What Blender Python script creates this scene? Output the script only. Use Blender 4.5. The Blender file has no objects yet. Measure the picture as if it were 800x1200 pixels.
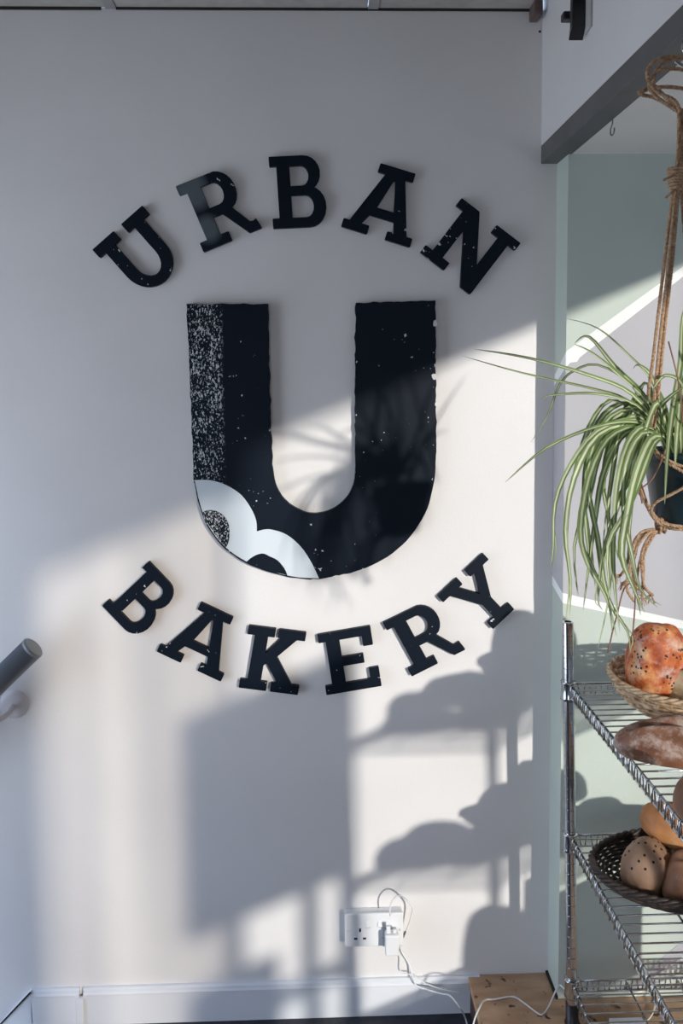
import bpy, bmesh, math, random
from math import sin, cos, pi, radians
from mathutils import Vector, Matrix, noise

# ------------------------------------------------------------ camera, light
S = bpy.context.scene
COL = S.collection
F, CX, CY, H = 980.0, 400.0, 513.0, 1.625
cam = bpy.data.cameras.new('camera')
cam.sensor_fit = 'VERTICAL'
cam.sensor_height = 36.0
cam.lens = F / 1200 * 36
cam.shift_y = -(600 - CY) / 1200
cam.clip_start = 0.02
cob = bpy.data.objects.new('camera', cam)
COL.objects.link(cob)
RM = (Matrix.Rotation(radians(-1.75), 3, 'Z') @ Matrix.Rotation(radians(90 - 4.57), 3, 'X')
      @ Matrix.Rotation(radians(-0.5), 3, 'Z'))
cob.matrix_world = Matrix.Translation((0, 0, H)) @ RM.to_4x4()
S.camera = cob

W = bpy.data.worlds.new('sky')
S.world = W
W.use_nodes = True
nt = W.node_tree
bg = nt.nodes['Background']
tc = nt.nodes.new('ShaderNodeTexCoord')
sep = nt.nodes.new('ShaderNodeSeparateXYZ')
rp = nt.nodes.new('ShaderNodeValToRGB')
nt.links.new(tc.outputs['Generated'], sep.inputs[0])
nt.links.new(sep.outputs['Z'], rp.inputs[0])
nt.links.new(rp.outputs[0], bg.inputs[0])
rp.color_ramp.elements[0].position = 0.0
rp.color_ramp.elements[0].color = (0.74, 0.84, 1.0, 1)
rp.color_ramp.elements[1].position = 0.7
rp.color_ramp.elements[1].color = (0.40, 0.58, 0.95, 1)
bg.inputs[1].default_value = 4.6

SUN = Vector((-0.5, 1.0, -0.21)).normalized()
sl = bpy.data.lights.new('sun', 'SUN')
sl.energy = 3.1
sl.angle = radians(1.5)
sl.color = (1.0, 0.965, 0.90)
so = bpy.data.objects.new('sun', sl)
so.rotation_euler = SUN.to_track_quat('-Z', 'Y').to_euler()
so.location = (4, -6, 3)
COL.objects.link(so)

vs = S.view_settings
S.display_settings.display_device = 'sRGB'
vs.view_transform = 'Standard'
vs.look = 'None'
vs.gamma = 1
vs.exposure = 0.0
vs.use_curve_mapping = False


# ------------------------------------------------------------ helpers
def ray(px, py):
    return RM @ Vector(((px - CX) / F, (CY - py) / F, -1))


def at(px, py, Y):
    d = ray(px, py)
    return Vector((0, 0, H)) + d * (Y / d.y)


def atz(px, py, Z):
    d = ray(px, py)
    return Vector((0, 0, H)) + d * ((Z - H) / d.z)


def atx(px, py, X):
    d = ray(px, py)
    return Vector((0, 0, H)) + d * (X / d.x)


def mat(name, col, rough=0.6, metal=0.0, spec=0.5):
    m = bpy.data.materials.new(name)
    m.use_nodes = True
    b = m.node_tree.nodes['Principled BSDF']
    b.inputs['Base Color'].default_value = (*col, 1)
    b.inputs['Roughness'].default_value = rough
    b.inputs['Metallic'].default_value = metal
    b.inputs['Specular IOR Level'].default_value = spec
    return m


def nodes(m):
    t = m.node_tree
    return t, t.nodes, t.links, t.nodes['Principled BSDF']


def noisy(name, c1, c2, scale, rough=0.6, bump=0.0, stretch=(1, 1, 1), spec=0.5, detail=4, p=(0.35, 0.65), metal=0.0, bscale=None):
    m = mat(name, c1, rough, metal, spec)
    t, N, L, b = nodes(m)
    g = N.new('ShaderNodeTexCoord')
    mp = N.new('ShaderNodeMapping')
    mp.inputs['Scale'].default_value = stretch
    L.new(g.outputs['Object'], mp.inputs[0])
    n = N.new('ShaderNodeTexNoise')
    n.inputs['Scale'].default_value = scale
    n.inputs['Detail'].default_value = detail
    L.new(mp.outputs[0], n.inputs[0])
    r = N.new('ShaderNodeValToRGB')
    r.color_ramp.elements[0].position = p[0]
    r.color_ramp.elements[1].position = p[1]
    r.color_ramp.elements[0].color = (*c1, 1)
    r.color_ramp.elements[1].color = (*c2, 1)
    L.new(n.outputs[0], r.inputs[0])
    L.new(r.outputs[0], b.inputs['Base Color'])
    if bump:
        bp = N.new('ShaderNodeBump')
        bp.inputs['Strength'].default_value = bump
        bp.inputs['Distance'].default_value = 0.004
        n2 = n
        if bscale:
            n2 = N.new('ShaderNodeTexNoise')
            n2.inputs['Scale'].default_value = bscale
            n2.inputs['Detail'].default_value = 3
            L.new(mp.outputs[0], n2.inputs[0])
        L.new(n2.outputs[0], bp.inputs['Height'])
        L.new(bp.outputs[0], b.inputs['Normal'])
    return m


def tag(o, label=None, cat=None, group=None, kind=None):
    if label: o['label'] = label
    if cat: o['category'] = cat
    if group: o['group'] = group
    if kind: o['kind'] = kind
    return o


def empty(name, loc=(0, 0, 0)):
    o = bpy.data.objects.new(name, None)
    o.empty_display_size = 0.05
    o.location = loc
    COL.objects.link(o)
    return o


def link(name, me, m=None, parent=None):
    """me is in world coordinates; parents may be translated empties"""
    o = bpy.data.objects.new(name, me)
    if m is not None and not me.materials:
        me.materials.append(m)
    COL.objects.link(o)
    if parent is not None:
        off = Vector(parent.location)
        q = parent
        while q.parent:
            q = q.parent
            off += Vector(q.location)
        me.transform(Matrix.Translation(-off))
        o.parent = parent
    return o


def mesh(name, vs_, fs, smooth=False):
    me = bpy.data.meshes.new(name)
    me.from_pydata([tuple(v) for v in vs_], [], fs)
    me.update()
    if smooth:
        me.polygons.foreach_set('use_smooth', [True] * len(me.polygons))
    return me


class MB:
    def __init__(s):
        s.v = []
        s.f = []

    def add(s, v, f):
        o = len(s.v)
        s.v += [tuple(p) for p in v]
        s.f += [tuple(i + o for i in q) for q in f]

    def box(s, a, b, M=None):
        x0, y0, z0 = a
        x1, y1, z1 = b
        p = [(x0, y0, z0), (x1, y0, z0), (x1, y1, z0), (x0, y1, z0), (x0, y0, z1), (x1, y0, z1), (x1, y1, z1), (x0, y1, z1)]
        if M is not None:
            p = [M @ Vector(q) for q in p]
        s.add(p, [(3, 2, 1, 0), (4, 5, 6, 7), (0, 1, 5, 4), (1, 2, 6, 5), (2, 3, 7, 6), (3, 0, 4, 7)])

    def tube(s, pts, r, n=8, closed=False, caps=True):
        pts = [Vector(p) for p in pts]
        k = len(pts)
        rr = r if isinstance(r, (list, tuple)) else [r] * k
        o = len(s.v)
        up = None
        for i, p in enumerate(pts):
            if closed:
                t = pts[(i + 1) % k] - pts[i - 1]
            else:
                t = pts[min(i + 1, k - 1)] - pts[max(i - 1, 0)]
            if t.length < 1e-9:
                t = Vector((0, 0, 1))
            t.normalize()
            if up is None:
                up = Vector((0, 0, 1)) if abs(t.z) < 0.9 else Vector((1, 0, 0))
            a = t.cross(up)
            if a.length < 1e-6:
                a = t.cross(Vector((0, 1, 0)))
            a.normalize()
            b = a.cross(t).normalized()
            up = b
            for j in range(n):
                w = 2 * pi * j / n
                s.v.append(tuple(p + a * (cos(w) * rr[i]) + b * (sin(w) * rr[i])))
        m = k if closed else k - 1
        for i in range(m):
            i2 = (i + 1) % k
            for j in range(n):
                j2 = (j + 1) % n
                s.f.append((o + i * n + j, o + i * n + j2, o + i2 * n + j2, o + i2 * n + j))
        if caps and not closed:
            s.f.append(tuple(o + j for j in range(n - 1, -1, -1)))
            s.f.append(tuple(o + (k - 1) * n + j for j in range(n)))

    def lathe(s, prof, c, n=32, M=None):
        o = len(s.v)
        c = Vector(c)
        for (r, z) in prof:
            for j in range(n):
                w = 2 * pi * j / n
                p = Vector((r * cos(w), r * sin(w), z))
                if M is not None:
                    p = M @ p
                s.v.append(tuple(c + p))
        for i in range(len(prof) - 1):
            for j in range(n):
                j2 = (j + 1) % n
                s.f.append((o + i * n + j, o + i * n + j2, o + (i + 1) * n + j2, o + (i + 1) * n + j))

    def build(s, name, m, parent=None, smooth=False):
        me = mesh(name, s.v, s.f, smooth)
        return link(name, me, m, parent)


def box(name, a, b, m, parent=None, bevel=0.0):
    mb = MB()
    mb.box(a, b)
    o = mb.build(name, m, parent)
    if bevel:
        md = o.modifiers.new('bevel', 'BEVEL')
        md.width = bevel
        md.segments = 2
    return o


def poly_board(name, loops, y0, y1, m, parent=None, bevel=0.0008):
    """loops: lists of world points (x,z), first outer, others holes; a board from y0 (front) to y1 (back)"""
    cu = bpy.data.curves.new(name, 'CURVE')
    cu.dimensions = '2D'
    cu.fill_mode = 'BOTH'
    cu.extrude = (y1 - y0) / 2 - bevel
    cu.bevel_depth = bevel
    cu.bevel_resolution = 1
    for lp in loops:
        sp = cu.splines.new('POLY')
        sp.points.add(len(lp) - 1)
        for i, (x, z) in enumerate(lp):
            sp.points[i].co = (x, z, 0, 1)
        sp.use_cyclic_u = True
    ob = bpy.data.objects.new('tmp', cu)
    COL.objects.link(ob)
    dg = bpy.context.evaluated_depsgraph_get()
    dg.update()
    me = bpy.data.meshes.new_from_object(ob.evaluated_get(dg))
    bpy.data.objects.remove(ob)
    bpy.data.curves.remove(cu)
    me.name = name
    # (x, z, d) -> (x, y, z)
    yc = (y0 + y1) / 2
    for v in me.vertices:
        x, z, d = v.co
        v.co = (x, yc - d, z)
    return link(name, me, m, parent)


def catmull(P, n=8, closed=False):
    P = [Vector(p) for p in P]
    out = []
    k = len(P)
    for i in range(k if closed else k - 1):
        if closed:
            a, b, c, d = P[i - 1], P[i], P[(i + 1) % k], P[(i + 2) % k]
        else:
            a, b, c, d = P[max(i - 1, 0)], P[i], P[i + 1], P[min(i + 2, k - 1)]
        for j in range(n):
            t = j / n
            out.append(0.5 * ((2 * b) + (c - a) * t + (2 * a - 5 * b + 4 * c - d) * t * t + (3 * b - a - 3 * c + d) * t ** 3))
    if not closed:
        out.append(P[-1])
    return out


# ------------------------------------------------------------ materials
wall_m = noisy('wall_paint', (0.73, 0.705, 0.685), (0.77, 0.745, 0.725), 3, rough=0.55, bump=0.08, bscale=160, spec=0.3)
green_m = None
ceil_m = noisy('ceiling_tile', (0.42, 0.39, 0.355), (0.48, 0.45, 0.41), 40, rough=0.9, bump=0.2)
trim_m = mat('gloss_white_trim', (0.76, 0.77, 0.79), 0.35)
beam_m = noisy('grey_paint', (0.095, 0.092, 0.09), (0.12, 0.117, 0.115), 8, rough=0.5)
bayceil_m = noisy('bay_ceiling_paint', (0.74, 0.72, 0.66), (0.78, 0.76, 0.70), 4, rough=0.7)
dark_m = mat('dark_gap', (0.04, 0.035, 0.03), 0.9, spec=0.1)
floor_m = noisy('floor_vinyl', (0.012, 0.014, 0.022), (0.03, 0.033, 0.045), 60, rough=0.5, p=(0.4, 0.75))
chrome_m = mat('chrome', (0.62, 0.64, 0.65), 0.18, 1.0)
black_m = mat('black_plastic', (0.012, 0.012, 0.014), 0.4)
white_pl = mat('white_plastic', (0.80, 0.80, 0.80), 0.3)
cable_m = mat('white_cable', (0.78, 0.77, 0.76), 0.4)
glass_frame = mat('window_frame_white', (0.7, 0.7, 0.7), 0.4)


def wood_mat():
    m = noisy('worn_plywood', (0.38, 0.22, 0.125), (0.60, 0.385, 0.235), 9, rough=0.7, bump=0.15, stretch=(1, 3.5, 1), detail=6, p=(0.3, 0.7))
    t, N, L, b = nodes(m)
    g = N.new('ShaderNodeTexCoord')
    n = N.new('ShaderNodeTexNoise')
    n.inputs['Scale'].default_value = 38
    n.inputs['Detail'].default_value = 2
    L.new(g.outputs['Object'], n.inputs[0])
    r = N.new('ShaderNodeValToRGB')
    r.color_ramp.elements[0].position = 0.64
    r.color_ramp.elements[1].position = 0.72
    L.new(n.outputs[0], r.inputs[0])
    mx = N.new('ShaderNodeMix')
    mx.data_type = 'RGBA'
    src = b.inputs['Base Color'].links[0].from_socket
    L.new(r.outputs[0], mx.inputs[0])
    L.new(src, mx.inputs[6])
    mx.inputs[7].default_value = (0.07, 0.03, 0.015, 1)
    L.new(mx.outputs[2], b.inputs['Base Color'])
    return m


wood_m = wood_mat()


def board_mat(name, ramp=None, dots=0.0, dense=None, greyed=None):
    """dark blue-black board with chipped white print; dense=(x0,x1,z0,z1) band of dense flecks (world)"""
    m = mat(name, (0.002, 0.0065, 0.0145), 0.5, spec=0.16)
    t, N, L, b = nodes(m)
    g = N.new('ShaderNodeNewGeometry')
    pos = g.outputs['Position']

    def math_(op, a, c=None, v=None):
        k = N.new('ShaderNodeMath')
        k.operation = op
        L.new(a, k.inputs[0]) if not isinstance(a, float) else None
        if isinstance(a, float): k.inputs[0].default_value = a
        if c is not None: L.new(c, k.inputs[1])
        if v is not None: k.inputs[1].default_value = v
        return k.outputs[0]

    def thr(sock, lo, hi):
        r = N.new('ShaderNodeMapRange')
        r.inputs[1].default_value = lo
        r.inputs[2].default_value = hi
        L.new(sock, r.inputs[0])
        return r.outputs[0]

    n = N.new('ShaderNodeTexNoise')
    n.inputs['Scale'].default_value = 95
    n.inputs['Detail'].default_value = 3
    L.new(pos, n.inputs[0])
    big = N.new('ShaderNodeTexNoise')
    big.inputs['Scale'].default_value = 9
    L.new(pos, big.inputs[0])
    s = math_('ADD', n.outputs[0], math_('MULTIPLY', big.outputs[0], v=0.35))
    mask = thr(s, 0.915 - dots, 0.93 - dots)
    if dense:
        sp = N.new('ShaderNodeSeparateXYZ')
        L.new(pos, sp.inputs[0])
        mp = N.new('ShaderNodeMapping')
        mp.inputs['Scale'].default_value = (1.0, 1.0, 0.55)
        L.new(pos, mp.inputs[0])
        n2 = N.new('ShaderNodeTexNoise')
        n2.inputs['Scale'].default_value = 310
        n2.inputs['Detail'].default_value = 2.5
        n2.inputs['Roughness'].default_value = 0.7
        L.new(mp.outputs[0], n2.inputs[0])
        n3 = N.new('ShaderNodeTexNoise')
        n3.inputs['Scale'].default_value = 30
        L.new(pos, n3.inputs[0])
        x0, x1, z0, z1 = dense
        a = thr(sp.outputs['X'], x1 + 0.006, x1 - 0.006)
        c = thr(sp.outputs['X'], x0 - 0.004, x0 + 0.014)
        zz = thr(sp.outputs['Z'], z0 - 0.01, z0 + 0.02)
        band = math_('MULTIPLY', math_('MULTIPLY', a, c), zz)
        lvl = math_('ADD', math_('MULTIPLY', n3.outputs[0], v=0.25), n2.outputs[0])
        d = math_('MULTIPLY', thr(lvl, 0.685, 0.72), band)
        mask = math_('MAXIMUM', mask, d)
    mx = N.new('ShaderNodeMix')
    mx.data_type = 'RGBA'
    mx.inputs[6].default_value = (0.002, 0.0065, 0.0145, 1)
    mx.inputs[7].default_value = (0.62, 0.66, 0.68, 1)
    L.new(mask, mx.inputs[0])
    out = mx.outputs[2]
    if greyed:  # soft grey spots mixed over the print at given points
        for (fx, fz, fr) in greyed:
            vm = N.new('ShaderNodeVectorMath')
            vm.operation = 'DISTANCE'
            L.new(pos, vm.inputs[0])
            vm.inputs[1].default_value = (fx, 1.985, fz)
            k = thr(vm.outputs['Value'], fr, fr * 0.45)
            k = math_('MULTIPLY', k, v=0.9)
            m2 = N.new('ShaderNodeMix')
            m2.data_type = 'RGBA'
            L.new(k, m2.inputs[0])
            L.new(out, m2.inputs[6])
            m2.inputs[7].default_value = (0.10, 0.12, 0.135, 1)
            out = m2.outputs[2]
    L.new(out, b.inputs['Base Color'])
    return m


def mural_mat():
    """pale green wall paint"""
    return noisy('pale_green_paint', (0.53, 0.59, 0.525), (0.56, 0.62, 0.555), 5, rough=0.6, bump=0.1, bscale=140, spec=0.3)


green_m = mural_mat()
grey_paint = noisy('mural_grey_paint', (0.47, 0.465, 0.485), (0.49, 0.485, 0.505), 4, rough=0.6, spec=0.3)
white_paint = noisy('mural_white_paint', (0.86, 0.87, 0.85), (0.90, 0.91, 0.89), 4, rough=0.6, spec=0.3)

# ------------------------------------------------------------ room shell
shop_m = noisy('shop_wall_paint', (0.16, 0.12, 0.09), (0.2, 0.15, 0.12), 3, rough=0.8)
WY = 2.0          # logo wall
RX = 0.575        # return
GY = 1.910        # green wall plane
XW = 1.15         # window plane
ZC = 2.458        # ceiling
ZB = 2.107        # beam underside / bay ceiling


def struct(o):
    o['kind'] = 'structure'
    return o


struct(box('wall_back', (-1.7, WY, -0.9), (RX, WY + 0.1, ZC), wall_m))
# wall of the display bay stands proud of the logo wall
struct(box('wall_bay', (RX, GY, 0.0), (XW + 0.12, WY + 0.1, ZB + 0.25), green_m))
struct(box('wall_right', (0.537, -2.6, ZB + 0.042), (0.588, WY, ZC + 0.06), wall_m))
lw = MB()
lw.box((-1.7, -2.6, -0.9), (-1.6, WY + 0.1, 0.05))
lw.box((-1.7, -2.6, 1.88), (-1.6, WY + 0.1, ZC))
lw.box((-1.7, -2.6, 0.05), (-1.6, 0.75, 1.88))
lw.box((-1.7, 1.75, 0.05), (-1.6, WY + 0.1, 1.88))
struct(lw.build('wall_left', shop_m))
struct(box('ceiling_bay', (0.5835, -2.6, ZB + 0.0005), (XW + 0.12, GY, ZB + 0.42), bayceil_m))
# rear wall with a broad shop window
rw = MB()
rw.box((-1.7, -2.7, -0.9), (-1.4, -2.6, ZC))
rw.box((-1.4, -2.7, -0.9), (-0.5, -2.6, 0.1))
rw.box((-1.4, -2.7, 2.0), (-0.5, -2.6, ZC))
rw.box((-0.5, -2.7, -0.9), (XW + 0.12, -2.6, ZC))
struct(rw.build('wall_front', shop_m))
# window side wall: sill, head and end pier around the shop window
ww = MB()
ww.box((XW, -2.6, -0.05), (XW + 0.12, 1.84, 0.085))
ww.box((XW, -2.6, 2.06), (XW + 0.12, 1.84, ZB + 0.06))
ww.box((XW, 1.84, -0.05), (XW + 0.12, GY, ZB + 0.06))
ww.box((XW, -2.6, 0.085), (XW + 0.12, -1.87, 2.06))
struct(ww.build('wall_window', wall_m))
# unseen downstand behind the camera, added to darken the top of the wall
struct(box('trim_7', (-1.6, -0.26, 1.75), (0.537, -0.10, ZC), shop_m))
# floor with stairwell at the left
fl = MB()
fl.box((-0.70, -2.6, -0.06), (XW + 0.12, WY, 0.0))
fl.box((-1.6, -2.6, -0.06), (-0.70, 0.9, 0.0))
struct(fl.build('floor', floor_m))
st = empty('trim_1', (-0.70, 1.4, 0))
st['kind'] = 'structure'
for i in range(3):
    o = box('stair_step', (-0.70 - 0.24 * (i + 1), 0.9, -0.9), (-0.70 - 0.24 * i, WY, -0.17 * (i + 1)), floor_m, st)
struct(box('trim_2', (-1.6, 0.88, -0.9), (-0.70, 0.9, 0.0), wall_m))

# suspended ceiling: grid bars and separate tiles
ce = struct(box('ceiling', (-1.7, -2.6, ZC + 0.02), (0.537, WY, ZC + 0.06), ceil_m))
x_bar = at(130, 9, WY).x
bar_m = mat('grid_bar_grey', (0.34, 0.33, 0.32), 0.6)
xs = [x_bar + 0.6 * i for i in range(-4, 2)]
xs = [-1.6] + [x for x in xs if -1.55 < x < 0.5] + [0.537]
ys = [WY - 0.6 * i for i in range(0, 8)] + [-2.6]
for i in range(len(xs) - 1):
    for j in range(len(ys) - 1):
        a, b = xs[i] + 0.013, xs[i + 1] - 0.013
        c, d = ys[j + 1] + 0.012, ys[j] - (0.012 if j else 0.0005)
        if b - a > 0.05 and d - c > 0.05:
            box('ceiling_tile', (a, c, ZC), (b, d, ZC + 0.02), ceil_m, ce)
for x in xs[1:-1]:
    box('grid_bar', (x - 0.012, -2.6, ZC - 0.003), (x + 0.012, WY, ZC + 0.004), bar_m, ce)
for y in ys[1:-1]:
    box('grid_bar', (-1.6, y - 0.012, ZC - 0.0025), (0.537, y + 0.012, ZC + 0.004), bar_m, ce)
tr = struct(box('trim_3', (-1.6, WY - 0.004, ZC - 0.006), (x_bar - 0.022, WY, ZC + 0.003), dark_m))
tr = struct(box('trim_4', (x_bar + 0.012, WY - 0.004, ZC - 0.005), (0.525, WY, ZC + 0.003), dark_m))
# short duct stub in the ceiling corner
struct(box('trim_5', (0.505, WY - 0.05, ZC - 0.03), (0.525, WY, ZC + 0.002), noisy('rust_brown', (0.10, 0.06, 0.055), (0.16, 0.11, 0.1), 20), bevel=0.003))

# grey beam over the opening
struct(box('trim_6', (0.5365, -2.6, ZB), (0.5835, WY, ZB + 0.042), beam_m, bevel=0.0015))

# skirting boards
bh = 0.094
mb = MB()


def skirt(x0, x1, z0, z1, y=WY):
    b = MB()
    b.box((x0, y - 0.014, z0), (x1, y, z1 - 0.018))
    # moulded top
    pr = [(y - 0.014, z1 - 0.018), (y - 0.0145, z1 - 0.014), (y - 0.012, z1 - 0.010), (y - 0.011, z1 - 0.004), (y - 0.007, z1), (y, z1), (y, z1 - 0.018)]
    n = len(pr)
    v = [(x0, a, c) for a, c in pr] + [(x1, a, c) for a, c in pr]
    b.add(v, [(i, (i + 1) % n, (i + 1) % n + n, i + n) for i in range(n)] + [tuple(range(n - 1, -1, -1)), tuple(range(n, 2 * n))])
    return b


xa = at(38, 1157, WY).x
xb_ = at(97, 1157, WY).x
xc = at(552, 1157, WY).x
b = skirt(xb_ + 0.004, xc + 0.02, 0.0, bh)
struct(b.build('baseboard_back', trim_m))
b = skirt(xa, xb_ - 0.006, -0.05, bh)
struct(b.build('baseboard_landing', trim_m))
struct(box('trim_8', (xb_ - 0.014, WY - 0.019, -0.02), (xb_ + 0.006, WY - 0.006, bh - 0.02), trim_m, bevel=0.002))
# sloping skirting following the stairs down
mb = MB()
y0, y1 = WY - 0.014, WY
P = [(xa, bh), (xa - 0.80, bh - 0.85), (xa - 0.80, bh - 1.05), (xa + 0.005, -0.09)]
mb.add([(x, y0, z) for x, z in P] + [(x, y1, z) for x, z in P],
       [(0, 1, 2, 3), (7, 6, 5, 4), (0, 4, 5, 1), (1, 5, 6, 2), (2, 6, 7, 3), (3, 7, 4, 0)])
struct(mb.build('baseboard_stair', trim_m))
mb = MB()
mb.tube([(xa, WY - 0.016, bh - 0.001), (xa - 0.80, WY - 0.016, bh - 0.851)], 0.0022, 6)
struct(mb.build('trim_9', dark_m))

# window in the bay: frame, mullions and a door pane streaked to dim the sun
wf = empty('window_1', (XW, 0, 0.14))
wf['kind'] = 'structure'
for nm, a, b in (('window_sill', (XW - 0.03, -1.87, 0.093), (XW + 0.12, 1.84, 0.11)),
                 ('frame_head', (XW + 0.02, -1.87, 2.02), (XW + 0.08, 1.84, 2.06)),
                 ('frame_side', (XW + 0.02, 1.80, 0.11), (XW + 0.08, 1.84, 2.02)),
                 ('frame_side', (XW + 0.02, -1.87, 0.11), (XW + 0.08, -1.84, 2.02)),
                 ('transom', (XW + 0.02, -1.84, 1.93), (XW + 0.08, -0.80, 2.02)),
                 ('mullion', (XW + 0.03, -0.815, 0.11), (XW + 0.05, -0.80, 2.02))):
    box(nm, a, b, glass_frame, wf)
pm = bpy.data.materials.new('streaked_pane')  # unseen tinted pane, streaked to vary the sunlight on the wall
pm.use_nodes = True
N = pm.node_tree.nodes
N.clear()
o_ = N.new('ShaderNodeOutputMaterial')
t_ = N.new('ShaderNodeBsdfTransparent')
pt_ = pm.node_tree
pc = N.new('ShaderNodeTexCoord')
pmap = N.new('ShaderNodeMapping')
pmap.inputs['Scale'].default_value = (1, 5.0, 0.25)
pn = N.new('ShaderNodeTexNoise')
pn.inputs['Scale'].default_value = 1.6
pn.inputs['Detail'].default_value = 1.0
pr_ = N.new('ShaderNodeValToRGB')
pr_.color_ramp.elements[0].position = 0.38
pr_.color_ramp.elements[0].color = (0.66, 0.63, 0.60, 1)
pr_.color_ramp.elements[1].position = 0.60
pr_.color_ramp.elements[1].color = (0.96, 0.93, 0.89, 1)
pt_.links.new(pc.outputs['Object'], pmap.inputs[0])
pt_.links.new(pmap.outputs[0], pn.inputs[0])
pt_.links.new(pn.outputs[0], pr_.inputs[0])
pt_.links.new(pr_.outputs[0], t_.inputs[0])
g_ = N.new('ShaderNodeBsdfGlossy')
g_.inputs['Roughness'].default_value = 0.05
mxs = N.new('ShaderNodeMixShader')
mxs.inputs[0].default_value = 0.06
pm.node_tree.links.new(t_.outputs[0], mxs.inputs[1])
pm.node_tree.links.new(g_.outputs[0], mxs.inputs[2])
pm.node_tree.links.new(mxs.outputs[0], o_.inputs[0])
box('pane', (XW + 0.04, -1.84, 0.11), (XW + 0.043, -0.815, 1.93), pm, wf)

# street outside: awning over the window, pavement
pave = struct(box('trim_10', (XW + 0.12, -9, -0.2), (14, 9, -0.12), noisy('pavement', (0.10, 0.10, 0.10), (0.16, 0.16, 0.155), 12, rough=0.9)))
bm_ = noisy('street_brick', (0.10, 0.06, 0.045), (0.15, 0.10, 0.08), 3, rough=0.9)
ob_ = empty('sky_block_building', (5, 2, -0.12))  # unseen block added to keep sky light out of the bay
tag(ob_, 'plain brick building across the street, added unseen to block sky light', 'building')
box('wall', (5, -6.2, -0.12), (6, 12, 8.0), bm_, ob_)
for k in range(8):
    for zz in (0.8, 3.6):
        box('window', (4.96, -5.8 + 2.2 * k, zz), (5.0, -4.7 + 2.2 * k, zz + 1.5), black_m, ob_)
ob2 = empty('sky_block_house', (4, -14, -0.12))  # added out of view to cut the low sky through the window
tag(ob2, 'low dark house far down the street, added unseen to block low sky light', 'building')
box('wall', (-3, -16, -0.12), (13, -14, 2.6), bm_, ob2)
box('roof', (-3.1, -16, 2.6), (13.1, -13.9, 3.1), black_m, ob2)
aw_m = noisy('awning_cloth', (0.10, 0.12, 0.12), (0.13, 0.15, 0.15), 8, rough=0.9)
aw = MB()
AX = 2.75
w0 = at(620, 352, WY)
AZ = w0.z + 0.42 * (AX - w0.x)
aw.add([(XW + 0.13, -3.5, AZ + 0.85), (XW + 0.13, 3.3, AZ + 0.85), (AX, 3.3, AZ + 0.22), (AX, -3.5, AZ + 0.22), (AX + 0.004, -3.5, AZ), (AX + 0.004, 3.3, AZ),
        (XW + 0.13, -3.5, AZ + 0.86), (XW + 0.13, 3.3, AZ + 0.86), (AX + 0.012, 3.3, AZ + 0.225), (AX + 0.012, -3.5, AZ + 0.225), (AX + 0.01, -3.5, AZ), (AX + 0.01, 3.3, AZ)],
       [(0, 1, 2, 3), (3, 2, 5, 4), (9, 8, 7, 6), (10, 11, 8, 9), (4, 5, 11, 10), (0, 3, 9, 6), (3, 4, 10, 9), (1, 7, 8, 2), (2, 8, 11, 5), (0, 6, 7, 1)])
tag(aw.build('awning', aw_m), 'dark cloth awning outside over the shop window, beyond the frame', 'awning')

# ------------------------------------------------------------ murals on the bay wall (thin paint layers of masking-tape thickness)
def flat(name, P, y0, y1, m, parent=None):
    n = len(P)
    v = [(x, y0, z) for x, z in P] + [(x, y1, z) for x, z in P]
    f = [tuple(range(n)), tuple(range(2 * n - 1, n - 1, -1))] + [(i, i + n, (i + 1) % n + n, (i + 1) % n) for i in range(n)]
    return link(name, mesh(name, v, f), m, parent)


def gp(px, py):
    p = at(px, py, GY)
    return (p.x, p.z)


XE = XW
zt = lambda x, a, b: a[1] + (b[1] - a[1]) * (x - a[0]) / (b[0] - a[0])
ga, gb = gp(665, 430), gp(790, 332)
wa, wb = gp(682, 398), gp(781, 326)
la, lb = gp(656, 694), gp(796, 726)
ma, mb2 = gp(656, 706), gp(745, 725)
lc = gp(720, 709)
mural = bpy.data.objects['wall_bay']
e = 0.0006
Pw = [(RX, zt(RX, ma, mb2)), (XE, zt(XE, ma, mb2)), (XE, zt(XE, wa, wb)), (wa[0], wa[1]), gp(664, 411), (RX, gp(660, 413)[1])]
flat('white_border', Pw, GY - e, GY + 0.001, white_paint, mural)
Pg = [(RX, zt(RX, la, lb)), lc, (XE, zt(XE, la, lb)), (XE, zt(XE, ga, gb)), gp(679, 419), gp(676, 424), gp(668, 425), (RX, gp(660, 431)[1])]
flat('grey_panel', Pg, GY - 2 * e, GY + 0.001, grey_paint, mural)
# the painting wraps round onto the return
mb = MB()


def rp_(px, py):
    p = atx(px, py, RX)
    return (min(max(p.y, GY - 0.0012), WY - 0.0005), p.z)


def flatx(name, P, m, t):
    n = len(P)
    v = [(RX - t, y, z) for y, z in P] + [(RX + 0.001, y, z) for y, z in P]
    f = [tuple(range(n - 1, -1, -1)), tuple(range(n, 2 * n))] + [(i, (i + 1) % n, (i + 1) % n + n, i + n) for i in range(n)]
    return link(name, mesh(name, v, f), m, mural)


zl = zt(RX, la, lb)
flatx('white_border', [(GY, gp(660, 413)[1]), (GY, zt(RX, ma, mb2)), (WY - .001, rp_(645, 683)[1]), (WY - .001, rp_(649, 440)[1])], white_paint, e)
flatx('grey_panel', [(GY - .0005, gp(660, 431)[1]), (GY - .0005, zl), (WY - .001, rp_(645, 672)[1]), (WY - .001, rp_(649, 452)[1])], grey_paint, 2 * e)
# lower ribbon stroke of the painting
flat('white_stroke', [gp(736, 1163), gp(742, 1168), gp(775, 1148), gp(900, 1062), gp(896, 1045), gp(770, 1138)], GY - e, GY + 0.001, white_paint, mural)
flat('grey_stroke', [gp(737, 1160), gp(742, 1160), gp(772, 1140), gp(898, 1052), gp(890, 1030), gp(768, 1128)], GY - 2 * e, GY + 0.001, grey_paint, mural)

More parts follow.
